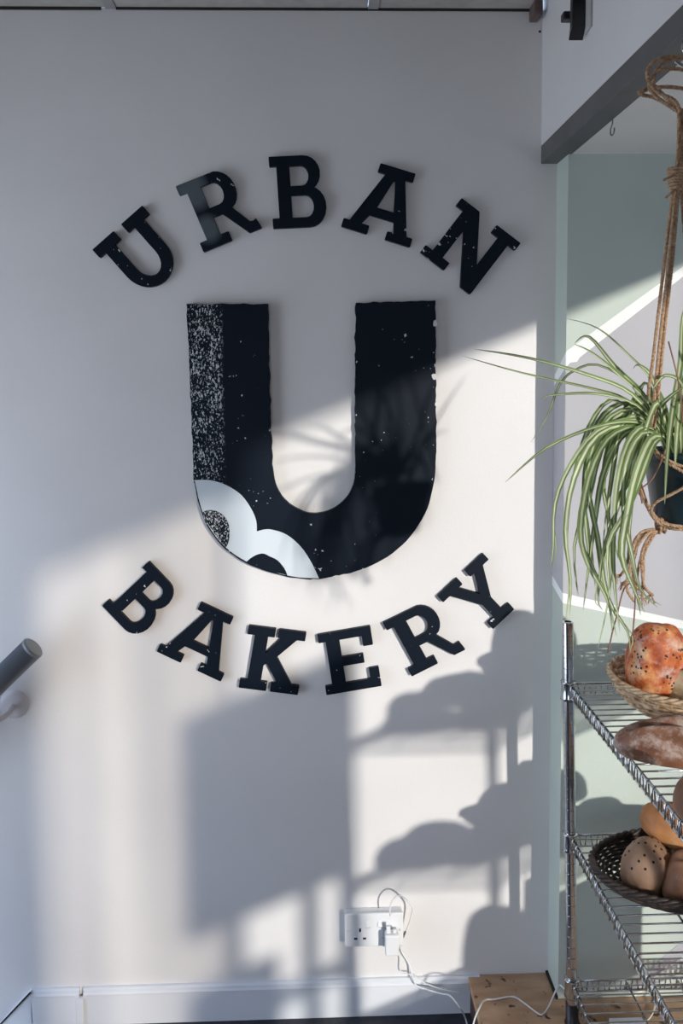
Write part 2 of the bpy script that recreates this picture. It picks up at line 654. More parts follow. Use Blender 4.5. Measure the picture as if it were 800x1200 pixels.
# ------------------------------------------------------------ big U board
def wp(px, py, Y=WY - 0.018):
    p = at(px, py, Y)
    return (p.x, p.z)


random.seed(4)


def rough_path(P, amp, step=4.0):
    """P px polyline closed; subdivide and jitter"""
    out = []
    n = len(P)
    for i in range(n):
        a, b = P[i], P[(i + 1) % n]
        d = math.dist(a, b)
        k = max(1, int(d / step))
        for j in range(k):
            t = j / k
            x, y = a[0] + (b[0] - a[0]) * t, a[1] + (b[1] - a[1]) * t
            nx, ny = (b[1] - a[1]) / d, -(b[0] - a[0]) / d
            q = noise.noise(Vector((x * 0.09, y * 0.09, 1))) * amp * 1.6 + random.uniform(-1, 1) * amp * 0.35
            if j == 0: q *= 0.3
            out.append((x + nx * q, y + ny * q))
    return out


inner = [(313.6, 356.5), (315.5, 463.8), (318.5, 540), (323.8, 571), (336, 588.5), (352.6, 599), (367, 602.3), (385.6, 599), (402, 588), (413, 572), (416.6, 546), (415.8, 480), (417.4, 355.3)]
outer_r = [(509.6, 352.4), (510.4, 463.8), (510.4, 538), (507, 571), (497.5, 602), (476.4, 633), (447.5, 656), (414.5, 670), (375.3, 678.3)]
outer_w = [(355, 678.3), (336, 675.5), (311.4, 669), (286.6, 658.5), (264, 643), (245.4, 620.5), (235, 597), (228.5, 570), (227, 562)]
outer_l = [(225.6, 525.6), (222.5, 440), (218.6, 356.5)]


def smooth_open(P, n=5):
    return [(p.x, p.y) for p in catmull([(a, b, 0) for a, b in P], n)]


pin = smooth_open(inner[1:-1])
por = smooth_open(outer_r[1:])
pow_ = smooth_open(outer_w)
full = [inner[0]] + pin + [inner[-1], outer_r[0]] + por + pow_ + outer_l
R = rough_path([(a, b) for a, b in full], 0.9)
# keep the white corner edge clean
zb0 = at(230, 566, WY).z
u_m = board_mat('big_letter_print', dots=0.02, dense=(at(221, 450, WY).x, at(261, 450, WY).x, zb0 - 0.10, 3.0))
U = empty('letter_board', tuple(at(365, 678, WY)))
tag(U, 'huge dark navy letter U board in the middle of the white wall, speckled left arm', 'letter sign')
poly_board('letter_face', [[wp(*p) for p in R]], WY - 0.018, WY + 0.0005, u_m, U)
white_print = mat('white_print', (0.66, 0.72, 0.755), 0.5)
top_arc = smooth_open([(226.4, 562.8), (238, 562.4), (250, 563.5), (266, 569), (282.5, 580), (294, 595.8), (300, 610), (300.8, 622.2)], 4)
top_arc2 = smooth_open([(300.8, 622.8), (310, 620.4), (319.6, 620.9), (336, 626.7), (352.6, 641), (365, 659.7), (373.5, 677.6)], 4)
low = [(a + 1.0, b - 1.2) for a, b in pow_][1:-3]
Wp = top_arc + top_arc2 + low
poly_board('white_patch', [[wp(*p) for p in Wp]], WY - 0.0188, WY - 0.0175, white_print, U, bevel=0.0001)
b1 = smooth_open([(237.5, 600), (245, 597.5), (254, 599), (262, 604), (267, 612), (269, 624), (268, 634), (265, 641)], 3) + [(258, 633.5), (250, 624), (242, 611)]
sp_m = board_mat('spotted_print', dots=0.0, dense=(at(225, 620, WY).x, at(272, 620, WY).x, 0.0, 3.0))
poly_board('dark_blot', [[wp(*p) for p in rough_path(b1, 0.8, 2.5)]], WY - 0.0196, WY - 0.0182, sp_m, U, bevel=0.0001)
b2 = smooth_open([(288, 659), (296, 652.5), (307, 648.5), (316, 652), (325, 656.5), (333, 666), (336.5, 674)], 3) + [(322, 671), (304, 665.5)]
poly_board('dark_blot', [[wp(*p) for p in rough_path(b2, 0.5, 3)]], WY - 0.0196, WY - 0.0182, board_mat('plain_print'), U, bevel=0.0001)
# chips missing at the right edge
for (cx, cy, r) in ((508.5, 379, 4.0), (507.5, 441, 4.5), (509.5, 474, 2.6)):
    P = []
    for k in range(9):
        w = 2 * pi * k / 9
        rr = r * random.uniform(0.6, 1.1)
        P.append((cx + rr * cos(w) * 0.7 + 1.2, cy + rr * sin(w)))
    poly_board('chipped_spot', [[wp(*p) for p in P]], WY - 0.0189, WY - 0.0178, wall_m, U, bevel=0.0001)


# ------------------------------------------------------------ slab letters
def arc(cx, cy, rx, ry, a0, a1, n=10):
    return [(cx + rx * cos(radians(a0 + (a1 - a0) * i / n)), cy + ry * sin(radians(a0 + (a1 - a0) * i / n))) for i in range(n + 1)]


# letter space: u 0..1 across the width, v 0 (baseline) .. 1 (top)
def L_U():
    s, t = 0.15, 0.145
    o = [(0, 1), (0.42, 1), (0.42, 1 - t), (0.30, 1 - t), (0.30, 0.42)]
    o += arc(0.5, 0.40, 0.20, 0.26, 180, 360, 12)
    o += [(0.70, 0.42), (0.70, 1 - t), (0.58, 1 - t), (0.58, 1), (1.0, 1), (1.0, 1 - t), (0.88, 1 - t), (0.88, 0.40)]
    o += arc(0.5, 0.385, 0.38, 0.385, 0, -180, 16)
    o += [(0.12, 0.40), (0.12, 1 - t), (0, 1 - t)]
    return [o]


def L_B():
    t = 0.13
    o = [(0, 0), (0, t), (0.13, t), (0.13, 1 - t), (0, 1 - t), (0, 1), (0.6, 1)]
    o += arc(0.62, 0.755, 0.30, 0.245, 90, -62, 9)
    o += arc(0.68, 0.285, 0.32, 0.285, 62, -90, 9)
    h1 = [(0.36, 1 - t), (0.36, 0.575), (0.56, 0.575)] + arc(0.585, 0.722, 0.13, 0.147, -90, 90, 8) + [(0.56, 1 - t)]
    h2 = [(0.36, 0.455), (0.36, t), (0.60, t)] + arc(0.635, 0.2925, 0.145, 0.1625, -90, 90, 8) + [(0.60, 0.455)]
    return [o, h1, h2]


def L_R():
    t = 0.13
    o = [(0, 0), (0, t), (0.13, t), (0.13, 1 - t), (0, 1 - t), (0, 1), (0.58, 1)]
    o += arc(0.58, 0.70, 0.31, 0.30, 90, -50, 10)
    o += [(0.70, 0.435), (0.89, 0.145), (0.95, t), (1.0, t + 0.02), (1.03, 0), (0.82, 0), (0.53, 0.40), (0.36, 0.40), (0.36, t), (0.50, t), (0.50, 0)]
    h = [(0.36, 0.87), (0.36, 0.53), (0.54, 0.53)] + arc(0.55, 0.70, 0.135, 0.17, -90, 90, 8) + [(0.54, 0.87)]
    return [o, h]


def L_A():
    t = 0.115
    o = [(0, 0), (0, t), (0.085, t), (0.385, 1 - t), (0.27, 1 - t), (0.27, 1), (0.775, 1), (0.775, 1 - t), (0.66, 1 - t), (0.915, t), (1.0, t), (1.0, 0),
         (0.64, 0), (0.64, t), (0.735, t), (0.69, 0.27), (0.33, 0.27), (0.25, t), (0.37, t), (0.37, 0)]
    h = [(0.395, 0.39), (0.655, 0.39), (0.545, 0.83), (0.515, 0.83)]
    return [o, h]


def L_N():
    t = 0.125
    o = [(0, 0), (0, t), (0.12, t), (0.12, 1 - t), (0.0, 1 - t), (0.0, 1), (0.30, 1), (0.72, 0.33), (0.72, 1 - t), (0.60, 1 - t), (0.60, 1), (1.0, 1), (1.0, 1 - t), (0.88, 1 - t),
         (0.88, -0.05), (0.72, -0.05), (0.28, 0.66), (0.28, t), (0.40, t), (0.40, 0)]
    return [o]


def L_K():
    t = 0.13
    o = [(0, 0), (0, t), (0.13, t), (0.13, 1 - t), (0, 1 - t), (0, 1), (0.47, 1), (0.47, 1 - t), (0.355, 1 - t), (0.355, 0.575), (0.60, 1 - t), (0.535, 1 - t), (0.535, 1), (1.0, 1), (1.0, 1 - t),
         (0.86, 1 - t), (0.56, 0.56), (0.90, t), (1.03, t), (1.03, 0), (0.55, 0), (0.55, t), (0.66, t), (0.41, 0.45), (0.355, 0.40), (0.355, t), (0.47, t), (0.47, 0)]
    return [o]


def L_E():
    t = 0.13
    o = [(0, 0), (0, t), (0.13, t), (0.13, 1 - t), (0, 1 - t), (0, 1), (0.96, 1), (0.96, 0.70), (0.79, 0.70), (0.79, 1 - t), (0.37, 1 - t), (0.37, 0.565), (0.76, 0.565), (0.76, 0.43),
         (0.37, 0.43), (0.37, t), (0.83, t), (0.83, 0.31), (1.0, 0.31), (1.0, 0)]
    return [o]


def L_Y():
    t = 0.125
    o = [(0.29, 0), (0.29, t), (0.43, t), (0.43, 0.40), (0.155, 1 - t), (0, 1 - t), (0, 1), (0.42, 1), (0.42, 1 - t), (0.33, 1 - t), (0.52, 0.55), (0.70, 1 - t), (0.60, 1 - t), (0.60, 1),
         (1.0, 1), (1.0, 1 - t), (0.87, 1 - t), (0.61, 0.40), (0.61, t), (0.75, t), (0.75, 0)]
    return [o]


def rounded(lp, r=0.010):
    """chamfer every sharp corner slightly"""
    n = len(lp)
    out = []
    for i in range(n):
        a, b, c = Vector(lp[i - 1]), Vector(lp[i]), Vector(lp[(i + 1) % n])
        u, w = a - b, c - b
        if u.length < 1e-6 or w.length < 1e-6:
            continue
        ang = u.angle(w)
        if ang > radians(155) or min(u.length, w.length) < 2.5 * r:
            out.append(tuple(b))
        else:
            out.append(tuple(b + u.normalized() * r))
            out.append(tuple(b + (u.normalized() + w.normalized()) * r * 0.3))
            out.append(tuple(b + w.normalized() * r))
    return out


letters = [
    (L_U, (108.5, 292.6), (166.4, 241.2), (163.6, 354.7), 'letter U of URBAN at the left end of the upper arc', 0.03, None),
    (L_R, (206, 218.5), (272, 190.9), (238.5, 294.9), 'letter R of URBAN with partly grey stem, second in upper arc', 0.0, 1),
    (L_B, (314.8, 184), (378, 181), (320.3, 267.4), 'letter B of URBAN, upright at the top of the upper arc', -0.2, None),
    (L_A, (424.4, 184.8), (504.4, 209.2), (400, 264.8), 'letter A of URBAN, fourth in the upper arc', 0.0, None),
    (L_N, (541, 232.4), (609.5, 285), (492.8, 295.2), 'letter N of URBAN at the right end of the upper arc', 0.03, None),
    (L_B, (174, 658.5), (212.7, 699), (120, 710), 'letter B of BAKERY at the left end of the lower arc', 0.01, None),
    (L_A, (215.1, 697), (289.6, 732.1), (183.8, 763.5), 'letter A of BAKERY, second in the lower arc', 0.01, None),
    (L_K, (291.7, 733.6), (358.5, 742), (279.7, 805.7), 'letter K of BAKERY, third in the lower arc', 0.0, None),
    (L_E, (372, 744.6), (436, 733.8), (382.7, 814.5), 'letter E of BAKERY, fourth in the lower arc below the big U', 0.0, None),
    (L_R, (448.9, 730.4), (509.3, 700), (482.6, 792.5), 'letter R of BAKERY, fifth in the lower arc', 0.0, None),
    (L_Y, (513, 699), (566, 649.1), (562.3, 751.4), 'letter Y of BAKERY at the right end of the lower arc', 0.03, None),
]
for fn, TL, TR, BL, lab, dots, grey_stem in letters:
    def tp(u, v):
        x = BL[0] + (TR[0] - TL[0]) * u + (TL[0] - BL[0]) * v
        y = BL[1] + (TR[1] - TL[1]) * u + (TL[1] - BL[1]) * v
        return wp(x, y, WY - 0.014)
    grey_spots = None
    if grey_stem:
        grey_spots = [(*wp(220, 216), 0.05), (*wp(228, 228), 0.045), (*wp(243, 268), 0.04)]
    m = board_mat('letter_print', dots=dots, greyed=grey_spots)
    loops = [[tp(*q) for q in rounded(lp)] for lp in fn()]
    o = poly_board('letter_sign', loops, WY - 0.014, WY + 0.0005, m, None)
    tag(o, 'dark navy slab-serif ' + lab, 'letter sign', 'navy wall letters')

# ------------------------------------------------------------ double socket, plug, cables
SK = at(403.5, 1101, WY)
SK2 = at(479, 1062, WY)
so_ = empty('wall_socket', (SK.x, WY, SK.z))
tag(so_, 'white double wall socket low on the wall above the skirting', 'socket')
x0, x1 = SK.x, SK.x + 0.146
z0, z1 = SK.z, SK.z + 0.086
box('back_box', (x0 + 0.002, WY - 0.022, z0 + 0.002), (x1 - 0.002, WY + 0.0, z1 - 0.002), white_pl, so_, 0.003)
box('face_plate', (x0, WY - 0.029, z0), (x1, WY - 0.021, z1), white_pl, so_, 0.003)
for k in range(2):
    cx = x0 + 0.038 + 0.070 * k
    for (dx, dz, w, h) in ((0, 0.044, 0.005, 0.009), (-0.011, 0.022, 0.008, 0.005), (0.011, 0.022, 0.008, 0.005)):
        box('pin_slot', (cx + dx - w / 2, WY - 0.0296, z0 + dz - h / 2), (cx + dx + w / 2, WY - 0.0285, z0 + dz + h / 2), dark_m, so_)
    mb = MB()
    sx = x0 + 0.058 + 0.030 * k
    mb.add([(sx - .006, WY - .0285, z0 + .048), (sx + .006, WY - .0285, z0 + .048), (sx + .006, WY - .0335, z0 + .054), (sx - .006, WY - .0335, z0 + .054),
            (sx - .006, WY - .0285, z0 + .070), (sx + .006, WY - .0285, z0 + .070), (sx + .006, WY - .029, z0 + .068), (sx - .006, WY - .029, z0 + .068)],
           [(0, 1, 2, 3), (3, 2, 6, 7), (7, 6, 5, 4), (0, 3, 7, 4), (1, 5, 6, 2), (0, 4, 5, 1)])
    mb.build('rocker_switch', white_pl, so_)
for sx in (x0 + 0.008, x1 - 0.008):
    mb = MB()
    mb.lathe([(0, -0.0306), (0.0028, -0.0304), (0.003, -0.029)], (sx, WY, z0 + 0.043), 10, Matrix.Rotation(0, 3, 'X') @ Matrix(((1, 0, 0), (0, 0, 1), (0, 1, 0))))
    mb.build('screw_cap', trim_m, so_, True)

pl = empty('charger_plug', (x0 + 0.108, WY - 0.03, z0 + 0.02))
tag(pl, 'white square phone charger plugged into the right half of the wall socket', 'charger')
px0 = x0 + 0.098
box('charger_body', (px0, WY - 0.062, z0 - 0.004), (px0 + 0.034, WY - 0.036, z0 + 0.050), white_pl, pl, 0.004)
box('pin_base', (px0 - 0.004, WY - 0.037, z0 + 0.004), (px0 + 0.030, WY - 0.029, z0 + 0.050), mat('grey_plastic', (0.35, 0.35, 0.36), 0.5), pl, 0.002)
box('usb_connector', (px0 + 0.004, WY - 0.053, z0 + 0.050), (px0 + 0.014, WY - 0.046, z0 + 0.068), white_pl, pl, 0.001)
box('usb_connector', (px0 + 0.020, WY - 0.053, z0 + 0.050), (px0 + 0.028, WY - 0.046, z0 + 0.058), white_pl, pl, 0.001)


def cable(name, pts, lab, r=0.0019):
    mb = MB()
    mb.tube(catmull(pts, 8), r, 8)
    return tag(mb.build(name, cable_m, None, True), lab, 'cable', 'white charging cables')


A = lambda x, y, Y: tuple(at(x, y, Y))
cable('charging_cable', [A(457, 1073, WY - .05), A(457, 1062, WY - .05), A(462, 1052, WY - .045), A(470, 1050, WY - .04), A(480, 1059, WY - .035), A(483, 1068, WY - .03), A(477, 1088, WY - .02),
                         A(471, 1104, WY - .012), A(470, 1114, WY - .01), A(479, 1130, WY - .008), A(484, 1146, WY - .02), A(488, 1155, WY - .025), A(501, 1160, WY - .035), A(518, 1165, WY - .05),
                         A(527, 1167, WY - .06), A(538, 1180, WY - .10), tuple(atz(546, 1196, 0.004)), tuple(atz(552, 1230, 0.004))],
      'white cable looping out of the charger top and running down over the skirting')
cable('charging_cable', [A(460, 1102, WY - .03), A(462, 1112, WY - .01), A(468, 1122, WY - .006), A(468, 1134, WY - .006), A(472, 1140, WY - .012), A(484, 1143, WY - .018), A(500, 1153, WY - .022),
                         A(520, 1160, WY - .035), A(537, 1163, WY - .03)],
      'thin white cable dropping straight from the charger to the skirting top', 0.0014)
PZ = 0.092
zc = lambda x, y, z=PZ + 0.0035: tuple(atz(x, y, z))
cable('charging_cable', [A(550, 1240, 1.78), A(554, 1202, 1.80), A(562, 1180, 1.84), zc(568, 1172), zc(580, 1171), zc(600, 1168), zc(612, 1174), zc(628, 1186), zc(635, 1189), zc(642, 1181), A(650, 1163, 1.86),
                         A(655, 1155, 1.87), A(660, 1158, 1.86), A(668, 1172, 1.84)],
      'white cable lying zigzag across the top of the wooden platform')
b_ = mb = MB()
mb.tube([A(474.6, 1092, WY - .026), A(472.2, 1098, WY - .018)], 0.0028, 8)
tag(mb.build('cable_clip', mat('grey_clip', (0.12, 0.12, 0.13), 0.5)), 'small dark sleeve on the cable right of the charger', 'cable clip')

# ------------------------------------------------------------ platform
PX0 = 0.370
pf = empty('wooden_platform', (PX0, 1.5, 0))
tag(pf, 'low worn brown wooden platform in the window bay under the wire rack', 'platform')
g = 0.0015
box('top_board', (PX0, 1.16, PZ - 0.018), (0.668, WY - 0.001, PZ), wood_m, pf, 0.001)
o = box('top_board', (0.668 + g, 1.50, PZ - 0.018), (XW - 0.035, GY - 0.002, PZ), wood_m, pf, 0.001)
box('top_board', (0.668 + g, 1.16, PZ - 0.018), (XW - 0.035, 1.50 - g, PZ), wood_m, pf, 0.001)
box('top_board', (PX0, 0.30, PZ - 0.018), (XW - 0.035, 1.16 - g, PZ), wood_m, pf, 0.001)
box('top_board', (PX0, -1.6, PZ - 0.018), (XW - 0.035, 0.30 - g, PZ), wood_m, pf, 0.001)
box('side_board', (PX0 + 0.004, -1.6, 0.0), (PX0 + 0.022, WY - 0.001, PZ - 0.018), noisy('dark_wood_edge', (0.05, 0.025, 0.02), (0.10, 0.05, 0.035), 12), pf)
# the wall return cuts into the first board: a dark shadow gap strip beside it
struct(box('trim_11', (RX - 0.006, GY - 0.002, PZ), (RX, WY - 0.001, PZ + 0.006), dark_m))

# ------------------------------------------------------------ hand rail
hr = empty('handrail', (-0.7, WY - 0.075, 0.8))
tag(hr, 'grey painted round handrail slanting down the stairs at the left edge', 'handrail')
rail_m = noisy('grey_rail_paint', (0.17, 0.195, 0.23), (0.19, 0.215, 0.25), 20, rough=0.32)
e0 = at(38.5, 759, WY - 0.075)
dr = Vector((-0.725, 0, -0.69)).normalized()
mb = MB()
mb.tube([e0, e0 + dr * 1.15], 0.0275, 32)
o = mb.build('rail', rail_m, hr, True)
M3 = dr.to_track_quat('-Z', 'Y').to_matrix()
mb = MB()
mb.lathe([(0.0, 0.0035), (0.024, 0.0035), (0.0278, 0.001), (0.0282, -0.004), (0.0275, -0.005)], e0, 32, M3)
mb.build('end_cap', noisy('cap_grey', (0.22, 0.235, 0.24), (0.25, 0.265, 0.27), 20, rough=0.35), hr, False)
brm = mat('white_bracket', (0.72, 0.68, 0.68), 0.35)
bc = at(17, 825, WY)
YM = Matrix(((1, 0, 0), (0, 0, 1), (0, 1, 0)))
mb = MB()
mb.lathe([(0, -0.010), (0.020, -0.009), (0.031, -0.006), (0.035, -0.002), (0.0355, 0.0)], (bc.x, WY, bc.z), 28, YM)
mb.build('bracket_disc', brm, hr, True)
mb = MB()
rc = e0 + dr * 0.10
mb.tube(catmull([(bc.x, WY - 0.004, bc.z), (bc.x - 0.006, WY - 0.03, bc.z - 0.012), (bc.x - 0.022, WY - 0.055, bc.z - 0.016), (bc.x - 0.036, WY - 0.074, bc.z + 0.004), (rc.x - 0.008, WY - 0.075, rc.z - 0.015)], 8), 0.0065, 12)
mb.build('bracket_arm', brm, hr, True)
b2c = Vector(bc) + dr * 0.95
mb = MB()
mb.lathe([(0, -0.010), (0.020, -0.009), (0.031, -0.006), (0.035, -0.002), (0.0355, 0.0)], (b2c.x, WY, b2c.z), 28, YM)
mb.tube(catmull([(b2c.x, WY - 0.004, b2c.z), (b2c.x - 0.006, WY - 0.03, b2c.z - 0.012), (b2c.x - 0.022, WY - 0.055, b2c.z - 0.016), (b2c.x - 0.036, WY - 0.074, b2c.z + 0.004), (rc.x + dr.x * 0.95 - 0.008, WY - 0.075, rc.z + dr.z * 0.95 - 0.015)], 8), 0.0065, 12)
mb.build('bracket', brm, hr, True)

# ------------------------------------------------------------ fixture on the right wall
fx = empty('wall_fixture', tuple(atx(690, 5, 0.537)))
tag(fx, 'small black and white speaker bracket high on the right wall at the top edge', 'bracket')


def fxp(px, py):
    p = atx(px, py, 0.536)
    return p.y, p.z


def fbox(name, pa, pb, d0, d1, m):
    ya, za = fxp(*pa)
    yb, zb = fxp(*pb)
    return box(name, (0.537 - d1, min(ya, yb), min(za, zb)), (0.537 - d0, max(ya, yb), max(za, zb)), m, fx, 0.001)


wy, wz = fxp(690, 8)
box('mounting_plate', (0.531, wy - 0.02, wz - 0.045), (0.537, wy + 0.02, wz + 0.08), mat('grey_white_metal', (0.5, 0.5, 0.49), 0.5), fx, 0.002)
box('black_arm', (0.505, wy + 0.004, wz - 0.035), (0.531, wy + 0.020, wz + 0.09), black_m, fx, 0.001)
mb = MB()
mb.add([(0.505, wy + 0.004, wz - 0.035), (0.505, wy + 0.02, wz - 0.035), (0.531, wy + 0.02, wz - 0.035), (0.531, wy + 0.004, wz - 0.035), (0.503, wy + 0.02, wz - 0.055), (0.531, wy + 0.02, wz - 0.055)],
       [(0, 3, 2, 1), (0, 1, 4), (3, 5, 2), (0, 4, 5, 3), (1, 2, 5, 4)])
mb.build('arm_tip', black_m, fx)
box('knob', (0.50, wy + 0.045, wz - 0.004), (0.535, wy + 0.068, wz + 0.012), black_m, fx, 0.003)
mb = MB()
mb.tube([(0.515, wy + 0.03, wz + 0.045), (0.515, wy - 0.06, wz + 0.045)], 0.022, 20)
mb.build('lamp_barrel', white_pl, fx, True)
box('knob', (0.495, wy - 0.040, wz + 0.010), (0.535, wy - 0.010, wz + 0.018), black_m, fx, 0.002)
# small screw hole
mb = MB()
q = at(636, 37, WY)
mb.lathe([(0.0, -0.0015), (0.0025, -0.0012), (0.003, 0.0)], (0.531, WY, q.z), 10, YM)
tag(mb.build('screw', dark_m), 'tiny dark screw near the corner under the ceiling', 'screw')
# hook under the beam
hk = atx(718, 112, 0.578)
hk = Vector((0.578, hk.y, ZB))
mb = MB()
hp = [Vector((0, 0, 0.004)), Vector((0, 0, -0.010)), Vector((0, 0.004, -0.014)), Vector((0, 0.010, -0.020)), Vector((0, 0.009, -0.029)), Vector((0, 0.0, -0.033)), Vector((0, -0.009, -0.029)), Vector((0, -0.010, -0.022))]
mb.tube([hk + p for p in catmull(hp, 6)], 0.0014, 8)
tag(mb.build('ceiling_hook', mat('zinc', (0.25, 0.25, 0.25), 0.4, 0.8), None, True), 'small empty metal cup hook under the grey beam', 'hook')

# ------------------------------------------------------------ chrome wire rack
RT = 0.0127
X0, X1, Y0, Y1 = 0.572, 0.937, 1.00, 1.822
LEAN = -0.024    # the rack leans a little
rk = empty('wire_rack', (X0, Y1, PZ))
tag(rk, 'chrome wire shelving rack in the window bay carrying baskets of bread', 'shelving rack')


def lean(v):
    return Vector((v[0] + LEAN * (v[2] - 0.56), v[1], v[2]))


def rbuild(mb, name, m, parent, smooth=False):
    mb.v = [tuple(lean(p)) for p in mb.v]
    return mb.build(name, m, parent, smooth)


post_prof = []
ztop = 1.060
zf = PZ
for cx, cy in ((X0, Y1), (X0, Y0), (X1, Y1), (X1, Y0)):
    mb = MB()
    prof = [(0.0, zf + 0.05)]
    z = zf + 0.05
    while z < ztop - 0.004:
        prof += [(RT, z), (RT, z + 0.0235), (RT - 0.0012, z + 0.0240), (RT - 0.0012, z + 0.0252)]
        z += 0.0254
    prof += [(RT, z), (RT, ztop - 0.002), (RT - 0.002, ztop), (RT - 0.004, ztop), (RT - 0.004, ztop - 0.03), (0, ztop - 0.03)]
    mb.lathe(prof, (cx, cy, 0), 20)
    rbuild(mb, 'post', chrome_m, rk, False)
    mb = MB()
    mb.lathe([(0, zf), (0.017, zf), (0.018, zf + 0.012), (0.0145, zf + 0.016), (0.0145, zf + 0.06), (0.0, zf + 0.06)], (cx, cy, 0), 20)
    rbuild(mb, 'foot', black_m, rk, True)

shelf_z = [0.916, 0.559, 0.205]
wires_me = None
for si, sz in enumerate(shelf_z):
    sh = empty('shelf', (0, 0, 0))
    sh.parent = rk
    sh.location = (0, 0, sz - PZ)
    rr = 0.0028
    xin0, xin1 = X0 + 0.002, X1 - 0.002
    yin0, yin1 = Y0 + 0.012, Y1 - 0.012
    # truss rods, top and bottom
    for (a, b) in (((xin0, yin0), (xin0, yin1)), ((xin1, yin0), (xin1, yin1)), ((X0 + 0.012, Y0), (X1 - 0.012, Y0)), ((X0 + 0.012, Y1), (X1 - 0.012, Y1))):
        for dz in (0.0, -0.026):
            mb = MB()
            mb.tube([(a[0], a[1], sz + dz), (b[0], b[1], sz + dz)], rr, 8)
            rbuild(mb, 'edge_rod', chrome_m, sh, True)
        # snake wire
        n = int(math.dist(a, b) / 0.025)
        pts = []
        for k in range(n):
            for (t, z) in ((0.0, 0.0), (0.35, 0.0), (0.5, -0.026), (0.85, -0.026)):
                s = (k + t) / n
                pts.append((a[0] + (b[0] - a[0]) * s, a[1] + (b[1] - a[1]) * s, sz + z))
        mb = MB()
        mb.tube(pts, 0.0016, 6)
        rbuild(mb, 'snake_wire', chrome_m, sh, True)
    # cross wires, hooked down over the rod at both ends
    n = 30
    mb = MB()
    mb.tube([(xin0 - 0.0045, 0, -0.024), (xin0 - 0.0045, 0, 0.001), (xin0 - 0.001, 0, 0.0045), (xin0 + 0.006, 0, 0.0045), (xin1 - 0.006, 0, 0.0045), (xin1 + 0.001, 0, 0.0045), (xin1 + 0.0045, 0, 0.001), (xin1 + 0.0045, 0, -0.024)], 0.0017, 6)
    off = LEAN * (sz - 0.56)
    wires_me = mesh('shelf_wire', [Vector(v) - Vector((X0, 0, 0)) for v in mb.v], mb.f, True)
    wires_me.materials.append(chrome_m)
    for k in range(n):
        o = bpy.data.objects.new('shelf_wire', wires_me)
        o.parent = sh
        o.location = (off, yin0 + (k + 0.5) * (yin1 - yin0) / n - Y1, 0)
        COL.objects.link(o)
    # two long mid supports under the wires
    for xm in (X0 + 0.125, X0 + 0.245):
        mb = MB()
        mb.tube([(xm, Y0, sz - 0.022), (xm, Y0 + 0.01, sz), (xm, Y1 - 0.01, sz), (xm, Y1, sz - 0.022)], 0.0026, 8)
        rbuild(mb, 'support_rod', chrome_m, sh, True)
    for cx, cy in ((X0, Y1), (X0, Y0), (X1, Y1), (X1, Y0)):
        mb = MB()
        mb.lathe([(RT, sz - 0.036), (RT + 0.006, sz - 0.035), (RT + 0.0045, sz - 0.030), (RT + 0.0025, sz - 0.004), (RT + 0.0045, sz + 0.004), (RT + 0.005, sz + 0.006), (RT, sz + 0.006)], (cx, cy, 0), 20)
        rbuild(mb, 'collar', chrome_m, sh, True)

